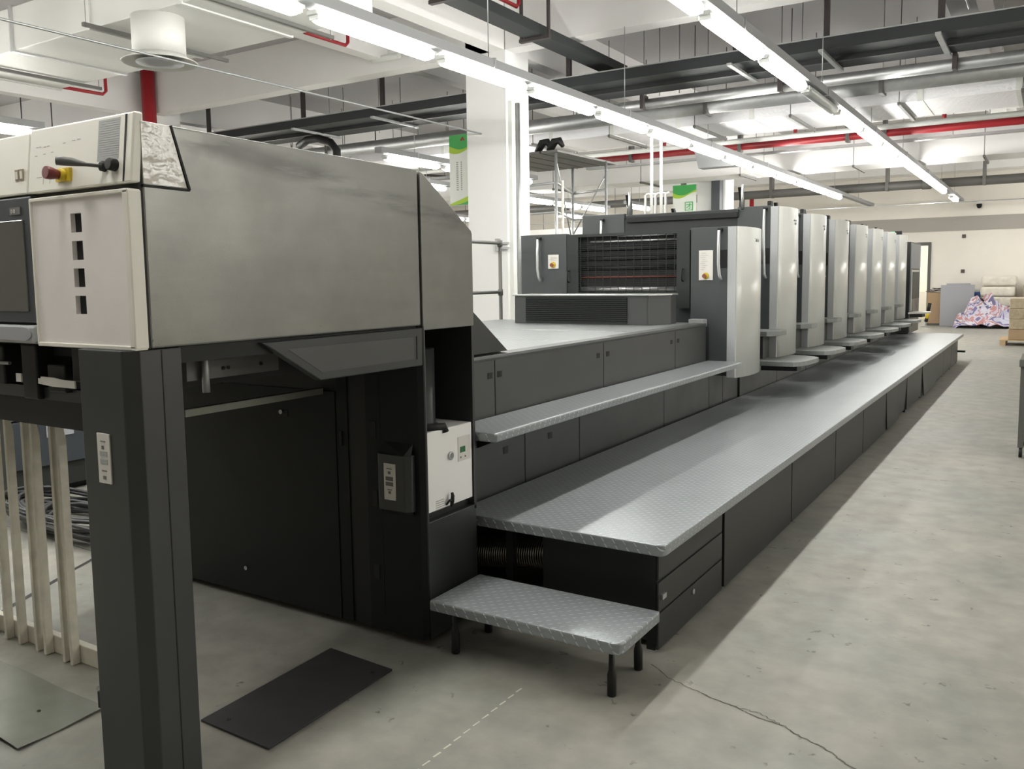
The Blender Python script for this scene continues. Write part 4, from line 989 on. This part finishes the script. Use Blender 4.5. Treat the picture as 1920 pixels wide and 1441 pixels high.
m.raw(vs, fs, True); m.raw(vs, ef, False); m.build('plate', 'sheet', t)
m = MB()
for x, y, z in ((-3.29, 1.55, .026), (-3.12, 1.47, .03), (-2.95, 1.53, .02)): m.lathe((x, y, z-.008), [(.007, 0), (.006, .003)], n=10)
m.build('bolt_hole', 'void', t)

K = thing('slatted_rack', 'dirty cream upright slats on a base rail beside the dark post', 'rack', (-3.4, 1.84, 0))
MB().box(-4.4, -2.95, 1.845, 1.875, 0, .075, bev=.004).build('base_rail', 'slat', K)
for i, x in enumerate((-4.18, -4.06, -3.83, -3.71, -3.604, -3.473, -3.409, -3.274, -3.222)):
    MB().prism([(1.810, .002), (1.843, .002), (1.843, .90), (1.822, 1.024), (1.810, 1.026)], 'x', x-.009, x+.009, bev=.002).build('slat', 'slat', K)

random.seed(11)
for n_, (cx, cy, lab) in enumerate(((-4.95, 2.95, 'black'),)):
    m = MB()
    for k in range(15):
        pts = []; r0 = .25+random.random()*.4; ph = random.random()*6; zc = .015+.009*k
        for j in range(26):
            a = ph+j*.27; pts.append((cx+r0*1.5*math.cos(a)+random.uniform(-.02, .02), cy+r0*.45*math.sin(a), max(.012, zc+.03*math.sin(a*2+ph))))
        m.tube(pts, .012, 6)
    tag(m.build('cable_pile', 'rubber'), 'tangled heap of %s cables on the floor at far left' % lab, 'cables')
t = thing('machine_cabinet', 'dark neighbouring cabinet at far left with a light grey side panel', 'cabinet', (-7, 4, 0))
MB().box(-8.6, -6.03, 3.05, 5.4, .05, 1.3, bev=.006).build('cabinet_body', 'skirt', t)
MB().box(-8.5, -6.1, 3.1, 5.3, 0, .05).build('plinth', 'black', t)
MB().box(-6.03, -6.0, 3.06, 5.38, .57, 1.28, bev=.003).build('upper_side_panel', 'greylt', t)
MB().box(-6.03, -6.005, 3.06, 5.38, .22, .555, bev=.003).build('lower_side_panel', 'slate', t)
MB().box(-6.005, -5.998, 3.3, 3.5, .42, .52).build('control_plate', 'board', t)

# ------------------------------------------------------------------ far end of the hall
t = thing('waste_carton', 'tall brown cardboard box with scraps on top beside the grey board', 'box', (-2.82, 27.2, 0))
MB().box(-2.98, -2.55, 27.0, 27.45, .06, .94).build('carton', 'card', t)
MB().box(-2.97, -2.55, 27.02, 27.4, 0, .06).build('base', 'pipe_grey', t)
m = MB()
for k in range(6): m.box(-3.03+k*.04, -2.7+k*.05, 27.05, 27.3, .94+k*.022, .957+k*.022, rot=Matrix.Rotation(.12*(-1)**k, 3, 'Y'))
m.build('scrap', 'brown', t)
q = MB().box(-2.63, -1.79, 26.85, 26.88, 0, 1.15, rot=Matrix.Rotation(-.06, 3, 'X')).build('leaning_board', 'board'); tag(q, 'large grey board leaning upright against the far wall', 'board')
q = MB().box(-2.5, -1.9, 26.98, 27.0, 0, 1.19, rot=Matrix.Rotation(-.05, 3, 'X')).build('leaning_board', 'board'); tag(q, 'second grey board just behind the first, slightly taller', 'board')
q = MB().box(-1.83, -1.66, 27.1, 27.3, 0, .95, bev=.03).build('plastic_drum', 'blue'); tag(q, 'narrow blue container behind the grey board', 'container')
m = MB().lathe((-1.66, 26.6, .70), [(.0, -.08), (.12, -.04), (.16, .02), (.1, .08), (0, .1)], n=18); tag(m.build('rubbish_bag', 'black'), 'small black bag behind the top of the printed vinyl heap', 'bag')
# crumpled printed vinyl
def heap(x0, x1, y0, y1, hgt, seed, nx=26, ny=12, amp=.16):
    r = random.Random(seed); ph = [r.random()*9 for _ in range(8)]; vs = []; fs = []
    for i in range(nx+1):
        for j in range(ny+1):
            u, v = i/nx, j/ny; x = x0+(x1-x0)*u; y = y0+(y1-y0)*v
            env = math.sin(math.pi*min(1, u*1.02)**.8)**.6*(.15+.85*v) if 0 < u < 1 else 0
            w_ = 1+amp*2*(math.sin(u*23+ph[0]+3*v)+math.sin(v*17+ph[1]-5*u)+math.sin((u+v)*31+ph[2]))/3
            h = max(.003, hgt*env*w_)
            vs.append((x+.05*math.sin(v*20+ph[3]), y+.06*math.sin(u*19+ph[4]), h))
    for i in range(nx):
        for j in range(ny): a = i*(ny+1)+j; fs.append((a, a+ny+1, a+ny+2, a+1))
    n0 = len(vs); vs += [(x, y+.05, 0.001) for x, y, z in vs]
    back = [i*(ny+1)+ny for i in range(nx+1)]
    for a, b_ in zip(back, back[1:]): fs.append((a, b_, b_+n0, a+n0))
    return MB().raw(vs, fs)
tag(heap(-2.18, -.66, 25.85, 26.5, .74, 5, nx=44, ny=16, amp=.2).build('vinyl_banner_heap', 'print'), 'crumpled heap of printed vinyl sheet in front of the grey board and paper bales', 'banner')
ordz = ['bottom', 'second from bottom', 'third from bottom', 'fourth from bottom', 'topmost']
for k in range(5):
    z = .0+k*.278; dx = random.uniform(-.03, .03)
    m = MB().box(-1.62+dx, -.78+dx, 26.72, 27.4, z, z+.27, bev=.07, seg=3)
    tag(m.build('paper_bale', 'paper'), 'white wrapped paper bale against the far wall, %s of its stack' % ordz[k], 'bale', 'stacked paper bales')
tag(MB().box(-.62, .2, 26.6, 27.4, 0, 1.15, bev=.01).build('cardboard_box', 'card'), 'plain brown cardboard block right of the paper bales', 'box')
t = thing('wooden_pallet', 'pale wooden pallet on the floor under the wrapped boxes', 'pallet', (-.2, 20.4, 0))
m = MB()
for k in range(5): m.box(-.86, .3, 20.0+k*.22, 20.14+k*.22, .10, .12)
m.build('top_board', 'wood', t)
for x in (-.84, -.3, .2): MB().box(x, x+.1, 20.0, 21.02, .0, .10).build('runner', 'wood', t)
for k in range(4):
    tag(MB().box(-.70+.01*(k % 2), .3, 20.02, 21.0, .122+k*.21, .33+k*.21, bev=.012).build('wrapped_carton', 'cardw' if k else 'card'), 'film wrapped brown carton on the pallet, %s layer' % ['lowest', 'second', 'third', 'top'][k], 'box', 'cartons on the pallet')
t = thing('steel_cart', 'dark green-grey steel cart cut by the right edge of the picture', 'cart', (0, 8.4, 0))
MB().box(-.19, .5, 7.9, 8.5, .74, .80, bev=.006).build('top', 'pipe_grey', t)
for x, y in ((-.18, 8.44), (-.18, 7.94), (.44, 8.44), (.44, 7.94)): MB().box(x, x+.04, y, y+.04, .08, .74).build('leg', 'pipe_grey', t)
MB().box(-.16, .46, 8.42, 8.45, .10, .74).build('rear_panel', 'dark', t)
MB().box(-.15, .46, 7.95, 8.42, .10, .13).build('shelf', 'dark', t)
for x, y in ((-.16, 8.46), (-.16, 7.96), (.46, 8.46), (.46, 7.96)): MB().lathe((x-.01, y, .04), [(.04, 0), (.04, .025)], axis=(1, 0, 0), n=16).build('caster', 'black', t)
# bollard
t = thing('barrier_post', 'short leaning black and yellow striped post near the doorway', 'post', (-3.1, 26.2, 0))
a = Vector((-2.93, 26.2, .0)); b_ = Vector((-2.82, 26.2, .66))
for k, mm in enumerate(('galv', 'black', 'yellow', 'black')):
    p0 = a.lerp(b_, [0, .22, .36, .66][k]); p1 = a.lerp(b_, [.22, .36, .66, 1][k])
    MB().tube([p0, p1], .045 if k else .02, 16).build('stripe' if k else 'stem', mm, t)
MB().lathe((-2.93, 26.2, 0), [(.13, 0), (.12, .02), (.03, .05)], n=20).build('base', 'galv', t)
for z, lab in ((2.52, 'upper'), (1.53, 'lower')):
    o = thing('wall_outlet', '%s small dark square outlet on the far wall' % lab, 'outlet', (-2.15, YF, z))
    MB().box(-2.20, -2.10, YF-.03, YF-.001, z-.05, z+.05, bev=.006).build('cover', 'brown', o)
o = thing('security_camera', 'small dark dome camera on the far wall below the ceiling', 'camera', (-1.79, YF, 3.3))
MB().box(-1.86, -1.72, YF-.1, YF-.001, 3.40, 3.47).build('mount', 'white_paint', o)
MB().lathe((-1.79, YF-.12, 3.40), [(.0, -.13), (.05, -.11), (.07, -.05), (.07, 0)], n=18).build('dome', 'black', o)
# corridor beyond the doorway
o = thing('ceiling_lamp', 'warm lit lamp in the corridor beyond the doorway', 'light', (-3.6, 29.5, 3.0))
MB().box(-4.3, -2.9, 29.0, 29.6, 3.0, 3.04).build('diffuser', 'lamp_warm', o)
o = thing('corridor_cabinet', 'pale low cabinet in the corridor seen through the doorway', 'cabinet', (-3.4, 30.9, 0))
MB().box(-4.4, -2.9, 30.7, 31.18, 0, .9, bev=.01).build('cabinet_body', 'cream', o)
o = thing('bottle', 'small dark bottle on the corridor cabinet', 'bottle', (-3.35, 30.9, .9))
MB().lathe((-3.35, 30.9, .901), [(.04, 0), (.045, .05), (.04, .18), (.015, .25), (.015, .32)], n=14).build('bottle_body', 'pipe_grey', o)

# ------------------------------------------------------------------ world, camera, view
wd = bpy.data.worlds.new('World'); SC.world = wd; wd.use_nodes = True
wd.node_tree.nodes['Background'].inputs['Color'].default_value = (.8, .85, .9, 1)
wd.node_tree.nodes['Background'].inputs['Strength'].default_value = .02

yaw, pitch, roll, Fp, CY = 5.62726431e-01, 9.62097846e-02, -1.39914003e-02, 1600.68603, 676.407479
f = Vector((-math.sin(yaw)*math.cos(pitch), math.cos(yaw)*math.cos(pitch), -math.sin(pitch)))
r0 = Vector((math.cos(yaw), math.sin(yaw), 0)); u0 = r0.cross(f)
rv = r0*math.cos(roll)+u0*math.sin(roll); uv = rv.cross(f)
cam = bpy.data.cameras.new('camera'); co = bpy.data.objects.new('camera', cam); COL.objects.link(co)
co.matrix_world = Matrix(((rv.x, uv.x, -f.x, 0), (rv.y, uv.y, -f.y, 0), (rv.z, uv.z, -f.z, 1.5), (0, 0, 0, 1)))
cam.sensor_fit = 'HORIZONTAL'; cam.sensor_width = 36; cam.lens = 36*Fp/1920; cam.shift_y = -(720.5-CY)/1920; cam.clip_start = .02; cam.clip_end = 200
SC.camera = co
vs_ = SC.view_settings; SC.display_settings.display_device = 'sRGB'
vs_.view_transform = 'Standard'; vs_.look = 'None'; vs_.gamma = 1; vs_.exposure = .24; vs_.use_curve_mapping = False
